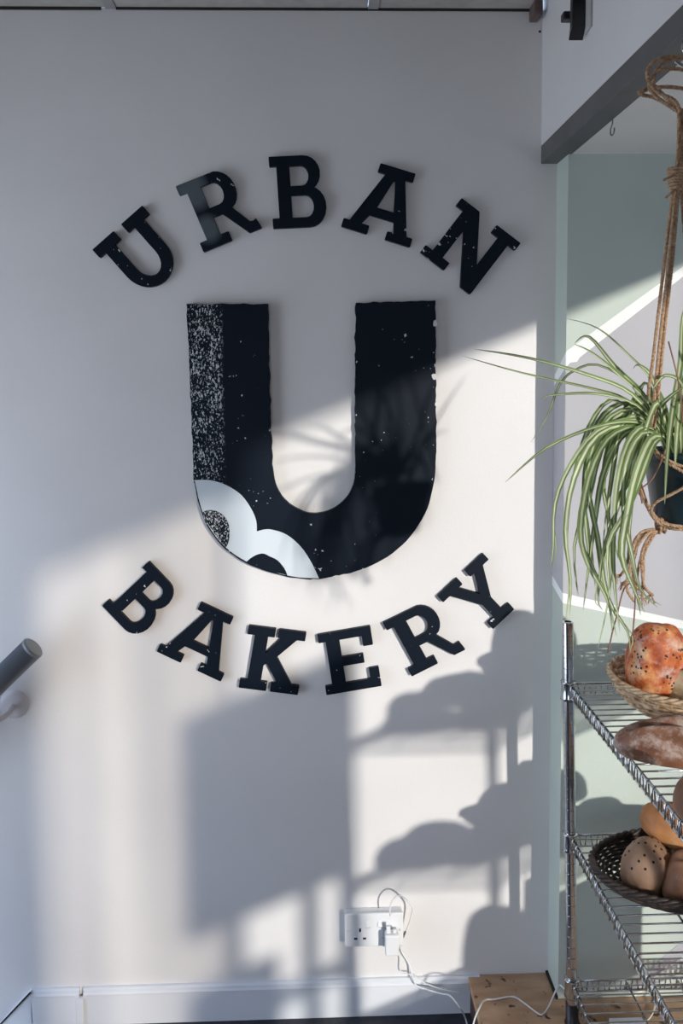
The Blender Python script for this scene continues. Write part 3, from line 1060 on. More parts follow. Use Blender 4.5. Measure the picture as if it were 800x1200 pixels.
# ------------------------------------------------------------ bread
def bread_mat(name, c_dark, c_mid, c_light, scale=14, flour=0.0, seeds=0.0, rough=0.55, flour_dir=(0, 0, 1), bump=0.5, seedcol=(0.02, 0.012, 0.008)):
    m = mat(name, c_mid, rough, spec=0.35)
    t, N, L, b = nodes(m)
    g = N.new('ShaderNodeTexCoord')
    n = N.new('ShaderNodeTexNoise')
    n.inputs['Scale'].default_value = scale
    n.inputs['Detail'].default_value = 6
    L.new(g.outputs['Object'], n.inputs[0])
    r = N.new('ShaderNodeValToRGB')
    r.color_ramp.elements[0].position = 0.3
    r.color_ramp.elements[1].position = 0.72
    r.color_ramp.elements[0].color = (*c_dark, 1)
    r.color_ramp.elements[1].color = (*c_light, 1)
    k = r.color_ramp.elements.new(0.5)
    k.color = (*c_mid, 1)
    L.new(n.outputs[0], r.inputs[0])
    out = r.outputs[0]

    def over(mask, col, out):
        mx = N.new('ShaderNodeMix')
        mx.data_type = 'RGBA'
        L.new(mask, mx.inputs[0])
        L.new(out, mx.inputs[6])
        mx.inputs[7].default_value = (*col, 1)
        return mx.outputs[2]
    if flour:
        n2 = N.new('ShaderNodeTexNoise')
        n2.inputs['Scale'].default_value = 26
        n2.inputs['Detail'].default_value = 7
        n2.inputs['Roughness'].default_value = 0.7
        L.new(g.outputs['Object'], n2.inputs[0])
        r2 = N.new('ShaderNodeMapRange')
        r2.inputs[1].default_value = 0.62 - flour * 0.2
        r2.inputs[2].default_value = 0.80 - flour * 0.2
        r2.inputs[4].default_value = 0.75
        L.new(n2.outputs[0], r2.inputs[0])
        out = over(r2.outputs[0], (0.62, 0.54, 0.48), out)
    if seeds:
        v = N.new('ShaderNodeTexVoronoi')
        v.inputs['Scale'].default_value = 120
        L.new(g.outputs['Object'], v.inputs['Vector'])
        n3 = N.new('ShaderNodeTexNoise')
        n3.inputs['Scale'].default_value = 30
        L.new(g.outputs['Object'], n3.inputs[0])
        r3 = N.new('ShaderNodeMapRange')
        r3.inputs[1].default_value = 0.38 + 0.0
        r3.inputs[2].default_value = 0.24
        L.new(v.outputs['Distance'], r3.inputs[0])
        r4 = N.new('ShaderNodeMapRange')
        r4.inputs[1].default_value = 0.60 - seeds * 0.15
        r4.inputs[2].default_value = 0.64 - seeds * 0.15
        L.new(n3.outputs[0], r4.inputs[0])
        mm = N.new('ShaderNodeMath')
        mm.operation = 'MULTIPLY'
        L.new(r3.outputs[0], mm.inputs[0])
        L.new(r4.outputs[0], mm.inputs[1])
        out = over(mm.outputs[0], seedcol, out)
    L.new(out, b.inputs['Base Color'])
    bp = N.new('ShaderNodeBump')
    bp.inputs['Strength'].default_value = bump
    bp.inputs['Distance'].default_value = 0.004
    n5 = N.new('ShaderNodeTexNoise')
    n5.inputs['Scale'].default_value = 55
    n5.inputs['Detail'].default_value = 5
    L.new(g.outputs['Object'], n5.inputs[0])
    L.new(n5.outputs[0], bp.inputs['Height'])
    L.new(bp.outputs[0], b.inputs['Normal'])
    return m


def loaf_mesh(a, b, c, seed=0, lump=0.05, flatb=0.35, slash=None, taper=0.0, sup=2.3):
    """superellipsoid loaf, long axis x, base at z=0; slash=list of (u0,v0,u1,v1,depth,width) grooves on top in x/y units of a,b"""
    bm = bmesh.new()
    bmesh.ops.create_icosphere(bm, subdivisions=5, radius=1.0)
    for v in bm.verts:
        p = v.co.copy()
        k = (abs(p.x) ** sup + abs(p.y) ** sup + abs(p.z) ** sup) ** (-1 / sup)
        p = p * k
        w = 1 - taper * abs(p.x) ** 2
        nz = noise.noise(p * 1.3 + Vector((seed * 3.1, 0, 0))) * lump * 2 + noise.noise(p * 4 + Vector((0, seed * 2.2, 0))) * lump * 0.5
        q = Vector((p.x * a * (1 + nz), p.y * b * w * (1 + nz), p.z * c * (1 + nz)))
        if q.z < -c * flatb:
            q.z = -c * flatb + (q.z + c * flatb) * 0.12
        if slash and p.z > 0.0:
            for (u0, v0, u1, v1, dp, wd) in slash:
                A_, B_ = Vector((u0 * a, v0 * b)), Vector((u1 * a, v1 * b))
                ab = B_ - A_
                t = max(0, min(1, (Vector((q.x, q.y)) - A_).dot(ab) / ab.length_squared))
                cr = A_ + ab * t
                ds = (Vector((q.x, q.y)) - cr)
                sgn = 1 if ds.x * ab.y - ds.y * ab.x > 0 else -1
                d_ = ds.length
                ft = sin(pi * (0.08 + 0.84 * t)) ** 0.5
                g_ = math.exp(-(d_ / wd) ** 2)
                q.z -= dp * g_ * ft
                # raised ear on one side
                q.z += dp * 0.55 * math.exp(-((d_ - wd * 1.7) / (wd * 0.8)) ** 2) * ft * (1 if sgn > 0 else 0.3)
        v.co = q
    zmin = min(v.co.z for v in bm.verts)
    for v in bm.verts:
        v.co.z -= zmin
    me = bpy.data.meshes.new('loaf')
    bm.to_mesh(me)
    bm.free()
    me.polygons.foreach_set('use_smooth', [True] * len(me.polygons))
    return me


def loaf(name, dims, loc, rot, m, label, seed=0, group=None, **kw):
    me = loaf_mesh(*dims, seed=seed, **kw)
    me.materials.append(m)
    o = bpy.data.objects.new(name, me)
    o.location = loc
    o.rotation_euler = [radians(r) for r in rot]
    COL.objects.link(o)
    tag(o, label, 'bread', group)
    return o


m_seed = bread_mat('seeded_crust', (0.25, 0.035, 0.010), (0.52, 0.13, 0.035), (0.80, 0.46, 0.20), 34, flour=0.55, seeds=0.5, bump=0.9)
m_dark = bread_mat('dark_rye_crust', (0.13, 0.055, 0.032), (0.27, 0.125, 0.072), (0.44, 0.24, 0.15), 12, flour=0.7, rough=0.4)
m_dark2 = bread_mat('brown_crust', (0.14, 0.065, 0.035), (0.26, 0.125, 0.068), (0.42, 0.24, 0.14), 10, flour=0.1)
m_orange = bread_mat('golden_crust', (0.26, 0.09, 0.03), (0.50, 0.21, 0.07), (0.66, 0.36, 0.16), 9, flour=0.15)
m_pale = bread_mat('pale_crust', (0.26, 0.14, 0.075), (0.44, 0.28, 0.16), (0.60, 0.44, 0.29), 11, flour=0.3)
m_crumb = bread_mat('cut_crumb', (0.36, 0.24, 0.12), (0.62, 0.47, 0.27), (0.78, 0.66, 0.44), 30, rough=0.9)

# ---- basket on the top shelf
def basket(name, c, prof, m, label, turns, ry=1.0, strand=0.0032, stakes=30, rim_r=0.006, amp=0.003, rim_m=None):
    """prof: list of (r, z) from the base outward and up"""
    t = empty(name, c)
    tag(t, label, 'basket')
    c = Vector(c)
    seg = stakes * 6

    def pr(s):
        x = s * (len(prof) - 1)
        i = min(int(x), len(prof) - 2)
        f = x - i
        return prof[i][0] * (1 - f) + prof[i + 1][0] * f, prof[i][1] * (1 - f) + prof[i + 1][1] * f
    mb = MB()
    for k in range(turns):
        s = (k + 0.5) / turns
        r, z = pr(s)
        if r < 0.012: continue
        pts = []
        for j in range(seg):
            w = 2 * pi * j / seg
            rr = r + amp * sin(w * stakes / 2 + (k % 2) * pi)
            pts.append(c + Vector((rr * cos(w), rr * sin(w) * ry, z + 0.0008 * sin(w * 5 + k))))
        mb.tube(pts, strand * random.uniform(0.85, 1.1), 6, closed=True)
    o = mb.build('weave', m, t, True)
    o['kind'] = 'stuff'
    mb = MB()
    for j in range(stakes):
        w = 2 * pi * (j + 0.25) / stakes
        pts = []
        for q in range(8):
            r, z = pr(q / 7)
            pts.append(c + Vector((r * cos(w), r * sin(w) * ry, z)))
        mb.tube(pts, strand * 0.8, 6)
    o = mb.build('stakes', m, t, True)
    o['kind'] = 'stuff'
    # twisted rim
    r, z = prof[-1]
    for ph in (0, 2 * pi / 3, 4 * pi / 3):
        mb = MB()
        pts = []
        for j in range(seg):
            w = 2 * pi * j / seg
            tw = w * stakes * 0.8 // 1 * 0 + w * int(stakes * 0.5) + ph
            pts.append(c + Vector(((r + rim_r * 0.6 * cos(tw)) * cos(w), (r + rim_r * 0.6 * cos(tw)) * sin(w) * ry, z + rim_r * 0.6 * sin(tw))))
        mb.tube(pts, rim_r * 0.55, 6, closed=True)
        mb.build('rim_strand', rim_m or m, t, True)
    return t


random.seed(11)
wick_l = noisy('pale_wicker', (0.34, 0.20, 0.10), (0.72, 0.54, 0.34), 60, rough=0.6, detail=2)
wick_d = noisy('dark_wicker', (0.020, 0.014, 0.012), (0.055, 0.036, 0.028), 60, rough=0.55, detail=2)
s1 = shelf_z[0] + 0.007
s2 = shelf_z[1] + 0.007
s3 = shelf_z[2] + 0.007
BC = (0.745, 1.632, s1 + 0.003)
basket('bread_basket', BC, [(0.0, 0.0), (0.045, 0.0), (0.085, 0.004), (0.115, 0.024), (0.135, 0.048), (0.148, 0.074)], wick_l,
       'light wicker bowl basket on the top wire shelf holding seeded bread', 19, strand=0.0037, stakes=34)
loaf('seeded_loaf', (0.064, 0.052, 0.098), (0.686, 1.632, BC[2] + 0.034), (6, -4, 8), m_seed, 'tall orange seeded loaf standing in the light wicker basket', 3, sup=2.2, lump=0.045, flatb=0.6)
sl_ = empty('cut_loaf', (0.748, 1.560, BC[2] + 0.03))
tag(sl_, 'cut half loaf showing pale crumb, in front of the seeded loaf in the wicker basket', 'bread')
me = loaf_mesh(0.062, 0.035, 0.056, seed=8, flatb=0.7, lump=0.03)
me.materials.append(m_orange)
o = bpy.data.objects.new('crust', me)
o.parent = sl_
COL.objects.link(o)
mb = MB()
ring = []
NN = 28
for k in range(NN):
    w = 2 * pi * k / NN
    ring.append((0.050 * cos(w) * (1 + 0.05 * sin(3 * w)), -0.0335 + 0.001 * sin(5 * w), 0.042 + 0.040 * sin(w)))
mb.add([(0, -0.040, 0.042)] + ring + [(p[0] * 1.02, -0.02, p[2]) for p in ring], [(0, 1 + k, 1 + (k + 1) % NN) for k in range(NN)] + [(1 + k, 1 + NN + k, 1 + NN + (k + 1) % NN, 1 + (k + 1) % NN) for k in range(NN)])
me = mesh('crumb', mb.v, mb.f)
me.materials.append(m_crumb)
o = bpy.data.objects.new('crumb_face', me)
o.parent = sl_
COL.objects.link(o)
sl_.rotation_euler = (radians(-14), radians(-28), radians(-42))

loaf('batard_loaf', (0.135, 0.056, 0.046), (0.670, 1.430, s1), (0, 3, -6), m_dark, 'long dark floured loaf with slashed crust on the top wire shelf, below the light basket', 5,
     slash=[(-0.92, 0.05, 0.15, -0.38, 0.012, 0.009), (-0.1, 0.35, 0.95, -0.05, 0.012, 0.009), (-0.35, 0.55, 0.1, 0.15, 0.008, 0.006)], taper=0.28, lump=0.05, flatb=0.5)
loaf('round_loaf', (0.055, 0.055, 0.043), (0.610, 1.235, s1), (0, 0, 20), m_dark2, 'round smooth brown loaf cut by the right edge, on the top wire shelf', 6, lump=0.03, flatb=0.55)
# loaves further along the shelf (their shadows fall on the wall)
for i, (x, y, rz, d, mm, lb) in enumerate([(0.82, 1.27, 80, (0.085, 0.055, 0.05), m_orange, 'golden oval loaf behind the round brown loaf on the top shelf'),
                                           (0.70, 1.10, 10, (0.09, 0.052, 0.042), m_dark, 'dark loaf at the near end of the top shelf, outer side'),
                                           (0.86, 1.12, -15, (0.075, 0.060, 0.062), m_pale, 'pale loaf at the near end of the top shelf, window side'),
                                           (0.872, 1.50, 80, (0.09, 0.05, 0.055), m_dark2, 'brown loaf on the window side of the top shelf')]):
    loaf('bread_loaf', d, (x, y, s1), (0, 0, rz), mm, lb, 20 + i, group='loaves out of frame on the rack')

# ---- dark tray on the middle shelf
TC = (0.760, 1.615, s2 + 0.003)
basket('bread_tray', TC, [(0.0, 0.0), (0.06, 0.0), (0.12, 0.002), (0.165, 0.008), (0.19, 0.022), (0.203, 0.040)], wick_d,
       'dark oval wicker tray of loaves on the middle wire shelf', 30, ry=0.66, strand=0.0030, stakes=40, rim_r=0.0075)
tz = TC[2] + 0.006
m_spot = bread_mat('spotted_crust', (0.20, 0.11, 0.06), (0.33, 0.20, 0.125), (0.50, 0.33, 0.21), 8, flour=0.1)
sl2 = loaf('spotted_loaf', (0.054, 0.046, 0.058), (0.654, 1.60, tz + 0.008), (10, -6, 50), m_spot, 'brown loaf dimpled with dark holes at the left end of the dark tray', 12, lump=0.04, flatb=0.6)
# dimples
random.seed(5)
hole_m = mat('burnt_hole', (0.015, 0.008, 0.005), 0.9)
me0 = sl2.data
cands = [p for p in me0.polygons if p.normal.z > 0.35]
Mi = Matrix.Rotation(radians(50), 3, 'Z') @ Matrix.Rotation(radians(-6), 3, 'Y') @ Matrix.Rotation(radians(10), 3, 'X')
chosen = []
random.shuffle(cands)
for p in cands:
    if all((p.center - q.center).length > 0.011 for q in chosen) and (Mi @ p.normal).y < 0.6 and (Mi @ p.normal).z > 0.3:
        chosen.append(p)
    if len(chosen) >= 26: break
for p in chosen:
    mb = MB()
    qm = p.normal.to_track_quat('Z', 'Y').to_matrix()
    mb.lathe([(0, 0.0004), (0.0018, 0.0006), (0.0027, 0.0001), (0.0029, -0.0012)], p.center, 8, qm)
    mb.build('dimple', hole_m, None, True).parent = sl2
loaf('split_loaf', (0.052, 0.046, 0.062), (0.712, 1.555, tz), (6, 16, -15), m_dark2, 'brown loaf with a side seam in the middle of the dark tray', 14, slash=[(-0.9, 0.1, 0.6, -0.5, 0.008, 0.008)], flatb=0.6)
loaf('golden_loaf', (0.062, 0.042, 0.044), (0.722, 1.632, tz + 0.085), (6, 8, -35), m_orange, 'golden orange loaf stacked on top of the loaves in the dark tray', 15, flatb=0.55)
loaf('crusty_loaf', (0.050, 0.042, 0.050), (0.765, 1.505, tz), (0, 0, 60), m_pale, 'pale crusty loaf at the right edge in the dark tray', 16, slash=[(-0.8, -0.2, 0.8, -0.3, 0.008, 0.007)], flatb=0.5)
loaf('tray_loaf', (0.060, 0.050, 0.056), (0.80, 1.655, tz), (0, 0, 10), m_dark2, 'brown loaf at the back right of the dark tray', 17)
for i, (x, y, rz, d, mm, lb) in enumerate([(0.66, 1.26, 60, (0.085, 0.052, 0.062), m_orange, 'golden loaf on the middle shelf near the dark tray'),
                                           (0.67, 1.115, 5, (0.085, 0.052, 0.055), m_dark, 'dark loaf at the near end of the middle shelf, outer side'),
                                           (0.82, 1.17, 80, (0.09, 0.058, 0.066), m_pale, 'pale loaf at the near end of the middle shelf, window side'),
                                           (0.81, 1.36, 20, (0.085, 0.05, 0.062), m_dark2, 'brown loaf on the window side of the middle shelf')]):
    loaf('bread_loaf', d, (x, y, s2), (0, 0, rz), mm, lb, 30 + i, group='loaves out of frame on the rack')
# flour sack on the low shelf (out of frame, shades the wall)
loaf('paper_sack', (0.075, 0.06, 0.11), (0.80, 1.28, s3), (0, 0, 20), noisy('kraft_paper', (0.34, 0.24, 0.15), (0.42, 0.30, 0.2), 10), 'small stuffed kraft paper sack on the lowest wire shelf', 40, sup=3.0, flatb=0.9)['category'] = 'sack'
cb = empty('carton', (0.86, 1.52, s3))  # unseen box added to throw shade on the green wall
tag(cb, 'brown carton on the lowest wire shelf, added unseen to shade the bay wall', 'box')
box('carton_body', (0.80, 1.42, s3), (0.925, 1.62, s3 + 0.25), noisy('cardboard', (0.30, 0.2, 0.12), (0.36, 0.25, 0.16), 6), cb, 0.002)
box('tape', (0.84, 1.419, s3 + 0.02), (0.885, 1.621, s3 + 0.2505), mat('tape', (0.42, 0.3, 0.17), 0.3), cb)
# white card box on the platform under the rack
wb0 = atz(716, 1200, PZ + 0.03)
wbx = empty('card_box', (wb0.x, wb0.y, PZ))
tag(wbx, 'small white card box on the platform under the wire rack', 'box')
box('box_body', (wb0.x, wb0.y - 0.09, PZ), (wb0.x + 0.075, wb0.y + 0.012, PZ + 0.026), white_pl, wbx, 0.001)
box('box_lid', (wb0.x - 0.001, wb0.y - 0.091, PZ + 0.026), (wb0.x + 0.076, wb0.y + 0.013, PZ + 0.034), mat('card_lid', (0.72, 0.75, 0.82), 0.5), wbx, 0.001)
cable('lamp_cable', [zc(767, 1163, PZ + .03), zc(768, 1172, PZ + .01), zc(766, 1184), zc(760, 1194), zc(748, 1204), zc(735, 1210)], 'short white cable curling on the platform right of the card box', 0.0016)

# ------------------------------------------------------------ spider plant in a macrame hanger
PYD = 1.26
pcen = at(803, 535, PYD)
PCX, PCY = pcen.x, PYD
zr = at(790, 527, PYD).z        # rim
zb = at(790, 612, PYD).z        # base
pot = empty('spider_plant', (PCX, PCY, zb))
tag(pot, 'spider plant with long striped leaves in a dark hanging pot at the right', 'plant')
pot_m = noisy('dark_teal_glaze', (0.010, 0.025, 0.032), (0.02, 0.042, 0.052), 12, rough=0.28)
hh = zr - zb
ro, ri = 0.064, 0.046
mb = MB()
mb.lathe([(0, 0), (ri - 0.003, 0), (ri, 0.003), (ro - 0.004, hh - 0.018), (ro + 0.001, hh - 0.016), (ro + 0.003, hh - 0.002), (ro + 0.001, hh), (ro - 0.003, hh), (ro - 0.005, hh - 0.012), (0, hh - 0.012)], (PCX, PCY, zb), 40)
mb.build('pot', pot_m, pot, True)
mb = MB()
mb.lathe([(0, -0.008), (ro - 0.02, -0.007), (ro - 0.0045, -0.010)], (PCX, PCY, zr), 24)
random.seed(2)
mb.v = [(x, y, z + random.uniform(-.002, .003)) for x, y, z in mb.v]
mb.build('soil', noisy('potting_soil', (0.06, 0.035, 0.02), (0.20, 0.14, 0.08), 90, rough=0.95), pot)


def leaf_mat():
    m = mat('striped_leaf', (0.2, 0.35, 0.08), 0.42)
    t, N, L, b = nodes(m)
    uv = N.new('ShaderNodeUVMap')
    sp = N.new('ShaderNodeSeparateXYZ')
    L.new(uv.outputs[0], sp.inputs[0])
    r = N.new('ShaderNodeValToRGB')
    cr = r.color_ramp
    G = (0.175, 0.255, 0.085, 1)
    P_ = (0.62, 0.66, 0.44, 1)
    cr.elements[0].position = 0.0
    cr.elements[0].color = G
    cr.elements[1].position = 1.0
    cr.elements[1].color = G
    for p, c in ((0.30, G), (0.37, P_), (0.60, P_), (0.68, G)):
        k = cr.elements.new(p)
        k.color = c
    L.new(sp.outputs['X'], r.inputs[0])
    g = N.new('ShaderNodeTexCoord')
    n = N.new('ShaderNodeTexNoise')
    n.inputs['Scale'].default_value = 14
    L.new(g.outputs['Object'], n.inputs[0])
    hs = N.new('ShaderNodeHueSaturation')
    mr = N.new('ShaderNodeMapRange')
    mr.inputs[1].default_value = 0.3
    mr.inputs[2].default_value = 0.7
    mr.inputs[3].default_value = 0.7
    mr.inputs[4].default_value = 1.35
    L.new(n.outputs[0], mr.inputs[0])
    L.new(mr.outputs[0], hs.inputs['Value'])
    L.new(r.outputs[0], hs.inputs['Color'])
    L.new(hs.outputs[0], b.inputs['Base Color'])
    # thin leaf: some light passes through
    tr = N.new('ShaderNodeBsdfTranslucent')
    L.new(hs.outputs[0], tr.inputs[0])
    mx = N.new('ShaderNodeMixShader')
    mx.inputs[0].default_value = 0.3
    out = N['Material Output']
    L.new(b.outputs[0], mx.inputs[1])
    L.new(tr.outputs[0], mx.inputs[2])
    L.new(mx.outputs[0], out.inputs[0])
    return m


leaf_m = leaf_mat()
dry_m = noisy('dry_runner', (0.16, 0.06, 0.04), (0.32, 0.17, 0.11), 40)


def leaf(pts, w, parent=pot, m=None, roll=0.0):
    P = catmull(pts, max(3, 18 // (len(pts) - 1)))
    n = len(P)
    v, f, uvs = [], [], []
    for i, p in enumerate(P):
        t = (P[min(i + 1, n - 1)] - P[max(i - 1, 0)]).normalized()
        s = i / (n - 1)
        side = t.cross(Vector((0, -0.75, 0.65)))
        if side.length < 0.05: side = Vector((1, 0, 0))
        side.normalize()
        side = Matrix.Rotation(roll, 3, t) @ side
        nn = side.cross(t).normalized()
        ww = w * 0.5 * min(1, 0.55 + s * 3) * (1 - s ** 2.6) ** 0.9 + 0.00025
        v += [p - side * ww + nn * ww * 0.35, p, p + side * ww + nn * ww * 0.35]
        if i:
            o = 3 * i
            f += [(o - 3, o - 2, o + 1, o), (o - 2, o - 1, o + 2, o + 1)]
    me = mesh('leaf', v, f, True)
    uvl = me.uv_layers.new(name='UVMap')
    for poly in me.polygons:
        for li in poly.loop_indices:
            k = me.loops[li].vertex_index
            uvl.data[li].uv = ((k % 3) / 2, (k // 3) / n)
    return link('leaf', me, m or leaf_m, parent)


random.seed(21)


def pl_(path, w=0.009, y0=PYD, y1=None, roll=0.0):
    n = len(path)
    y1 = y0 if y1 is None else y1
    pts = []
    for i, (x, y) in enumerate(path):
        s = i / (n - 1)
        pts.append(at(x, y, y0 + (y1 - y0) * s))
    return leaf(pts, w, roll=roll)


O = (782, 505)
hand = [
    ([(778, 508), (740, 462), (690, 440), (620, 420), (555, 409)], .0085, 1.25, 1.18),
    ([(778, 508), (735, 470), (690, 455), (610, 437), (541, 417)], .008, 1.26, 1.30),
    ([(776, 508), (745, 475), (700, 462), (650, 463), (634, 467)], .008, 1.24, 1.16),
    ([(778, 510), (745, 495), (700, 500), (640, 525), (592, 565)], .008, 1.24, 1.14),
    ([(778, 508), (752, 462), (720, 430), (690, 395), (673, 402)], .010, 1.27, 1.34),
    ([(780, 508), (765, 450), (735, 415), (700, 385), (663, 373)], .007, 1.28, 1.40),
    ([(778, 508), (757, 470), (725, 440), (695, 415), (672, 403)], .013, 1.26, 1.22),
    ([(776, 508), (740, 452), (700, 428), (672, 435), (655, 452), (640, 490), (622, 518)], .006, 1.27, 1.36),
    ([(780, 508), (772, 470), (762, 440), (748, 428), (742, 432)], .010, 1.28, 1.32),
    ([(786, 506), (790, 470), (797, 425), (800, 372), (812, 335)], .012, 1.28, 1.36),
    ([(788, 506), (800, 455), (815, 400), (830, 350)], .013, 1.30, 1.40),
    ([(790, 508), (805, 470), (830, 440), (870, 430)], .012, 1.28, 1.30),
    ([(790, 508), (812, 480), (850, 470), (900, 490)], .012, 1.26, 1.2),
    ([(786, 508), (800, 455), (780, 440), (765, 455)], .009, 1.24, 1.2),
    ([(780, 506), (773, 480), (785, 465), (803, 452)], .010, 1.24, 1.2),
    ([(784, 512), (778, 480), (770, 458), (758, 440)], .012, 1.29, 1.3),
    # long drooping ones
    ([(774, 510), (745, 492), (700, 505), (668, 545), (650, 590), (648, 640), (645, 665)], .009, 1.24, 1.14),
    ([(774, 510), (740, 498), (700, 510), (672, 560), (662, 620), (668, 680), (667, 722)], .012, 1.24, 1.15),
    ([(774, 512), (745, 500), (712, 515), (690, 560), (680, 620), (688, 660), (710, 700), (722, 745)], .012, 1.23, 1.13),
    ([(775, 512), (750, 502), (725, 515), (705, 560), (697, 610), (690, 660), (683, 715)], .011, 1.25, 1.20),
    ([(774, 512), (740, 480), (705, 500), (688, 560), (700, 630), (712, 700), (735, 740), (738, 765)], .010, 1.25, 1.18),
    ([(776, 512), (755, 500), (735, 520), (722, 570), (718, 640), (720, 690), (726, 740)], .011, 1.22, 1.12),
    ([(775, 512), (755, 505), (742, 530), (728, 580), (708, 640), (700, 700), (706, 715)], .010, 1.23, 1.16),
    ([(778, 512), (762, 515), (745, 555), (735, 600), (728, 650), (742, 690), (755, 718)], .014, 1.20, 1.10),
    ([(778, 512), (765, 520), (750, 560), (733, 600), (712, 640), (715, 700)], .012, 1.20, 1.12),
    ([(776, 510), (750, 478), (722, 490), (703, 530), (690, 580), (672, 640), (677, 700)], .010, 1.26, 1.22),
    ([(776, 510), (745, 485), (715, 470), (690, 500), (672, 560), (665, 610), (664, 660)], .009, 1.27, 1.24),
    ([(776, 512), (752, 508), (733, 545), (730, 600), (740, 650), (750, 690), (770, 712)], .009, 1.21, 1.12),
    ([(776, 512), (748, 488), (728, 500), (718, 545), (712, 600), (714, 660), (712, 705), (700, 760)], .008, 1.24, 1.17),
    ([(774, 510), (738, 474), (708, 486), (692, 520), (684, 575), (690, 650), (700, 690)], .012, 1.28, 1.27),
    ([(775, 510), (756, 480), (735, 478), (714, 520), (706, 570), (716, 620), (724, 655)], .014, 1.27, 1.25),
    ([(775, 512), (750, 520), (738, 560), (722, 590), (716, 620)], .013, 1.30, 1.32),
    ([(779, 510), (758, 488), (742, 492), (732, 530), (722, 548)], .014, 1.29, 1.33),
]
for path, w, y0, y1 in hand:
    pl_(path, w * 0.85, y0, y1, roll=random.uniform(-0.35, 0.35))
for path, w, y0, y1 in hand[16:30]:   # a second, thinner rank between the long drooping leaves
    q = [(x + random.uniform(-6, 6) * i / 7, y + random.uniform(-4, 6) * i / 7) for i, (x, y) in enumerate(path)]
    pl_(q[:-1] if random.random() < 0.4 else q, w * 0.55, y0 + 0.012, y1 + 0.03, roll=random.uniform(-0.9, 0.9))
for k in range(12):   # more of the fountain, all round the pot
    w = random.uniform(0.35 * pi, 1.75 * pi)
    c = Vector((PCX - 0.005 + 0.02 * cos(w), PCY + 0.02 * sin(w), zr - 0.008))
    L_ = random.uniform(0.08, 0.16)
    up = random.uniform(0.05, 0.11)
    d = Vector((cos(w), sin(w), 0))
    dn = random.uniform(0.0, 0.22)
    pts = [c, c + d * 0.03 + Vector((0, 0, up * 0.7)), c + d * L_ * 0.45 + Vector((0, 0, up)), c + d * L_ * 0.8 + Vector((0, 0, up * 0.45 - dn * 0.3)), c + d * L_ * 0.95 + Vector((0, 0, -dn))]
    leaf(pts, random.uniform(0.008, 0.014), roll=random.uniform(-0.5, 0.5))
# dry runners
for path in ([(785, 512), (765, 560), (735, 585), (738, 620), (741, 660), (744, 700), (741, 745)], [(745, 680), (731, 690), (723, 720), (718, 738), (712, 765)],
             [(800, 500), (795, 450), (783, 400)], [(752, 590), (748, 560), (757, 585)]):
    mb = MB()
    mb.tube(catmull([at(x, y, 1.19) for x, y in path], 6), 0.0011, 6)
    mb.build('runner', dry_m, pot, True)

# macrame hanger -------------------------------------------------
rope_m = noisy('jute_rope', (0.33, 0.19, 0.105), (0.56, 0.38, 0.24), 220, rough=0.9, bump=0.6, detail=3)
mac = empty('macrame_hanger', (PCX, PCY, zb - 0.03))
tag(mac, 'brown jute macrame rope hanger holding the spider plant pot', 'plant hanger')


def rope(pts, r=0.0028, name='cord', pitch=0.014, parent=mac):
    """three twisted strands along a path"""
    P = catmull(pts, 8)
    # resample evenly
    L = [0]
    for a, b in zip(P, P[1:]):
        L.append(L[-1] + (b - a).length)
    tot = L[-1]
    n = max(6, int(tot / (pitch / 5)))
    n = min(n, 260)
    Q = []
    i = 0
    for k in range(n + 1):
        s = tot * k / n
        while i < len(L) - 2 and L[i + 1] < s: i += 1
        t = (s - L[i]) / max(1e-9, L[i + 1] - L[i])
        Q.append(P[i].lerp(P[i + 1], t))
    mb = MB()
    for ph in range(3):
        out = []
        for k, q in enumerate(Q):
            t = (Q[min(k + 1, n)] - Q[max(k - 1, 0)]).normalized()
            a = t.cross(Vector((0.13, 1, 0.21))).normalized()
            b_ = t.cross(a)
            w = 2 * pi * (k * tot / n) / pitch + ph * 2 * pi / 3
            out.append(q + (a * cos(w) + b_ * sin(w)) * r * 0.52)
        mb.tube(out, r * 0.56, 6)
    return mb.build(name, rope_m, parent, True)


def a3(x, y, Y): return at(x, y, Y)


kn = at(797, 132, PYD)
# loops at the ceiling end
loops = [
    [(797, 132), (790, 118), (768, 106), (758, 88), (766, 72), (790, 66), (812, 70), (825, 90), (815, 115), (800, 132)],
    [(797, 132), (775, 118), (762, 106), (762, 92), (775, 82), (800, 82), (820, 95), (812, 120), (799, 133)],
    [(796, 132), (770, 116), (752, 111), (750, 107), (775, 102), (803, 105), (822, 118), (806, 132)],
    [(796, 132), (788, 122), (770, 104), (765, 96), (772, 78), (795, 68), (818, 74), (812, 110), (800, 132)],
]
for k, lp in enumerate(loops):
    rope([a3(x, y, PYD + 0.012 * (k - 1.5)) for x, y in lp], 0.0030)
# hook in the bay ceiling that carries the loops
mb = MB()
hx = at(800, 75, PYD)
mb.tube(catmull([(hx.x, PYD, ZB + 0.002), (hx.x, PYD, ZB - 0.015), (hx.x + 0.012, PYD, ZB - 0.028), (hx.x + 0.004, PYD, hx.z - 0.003), (hx.x - 0.012, PYD, hx.z + 0.004)], 8), 0.0022, 8)
tag(mb.build('ceiling_hook', chrome_m, None, True), 'metal hook in the bay ceiling carrying the macrame hanger', 'hook')
# bundle from the knot down
random.seed(8)
for k in range(6):
    dx = (k - 2.5) * 1.6
    dy = ((k * 7) % 5 - 2) * 0.003
    rope([a3(797 + dx * 0.5, 128, PYD + dy), a3(799 + dx, 160, PYD + dy), a3(797 + dx, 195, PYD + dy), a3(794 + dx, 222, PYD + dy)], 0.0028)
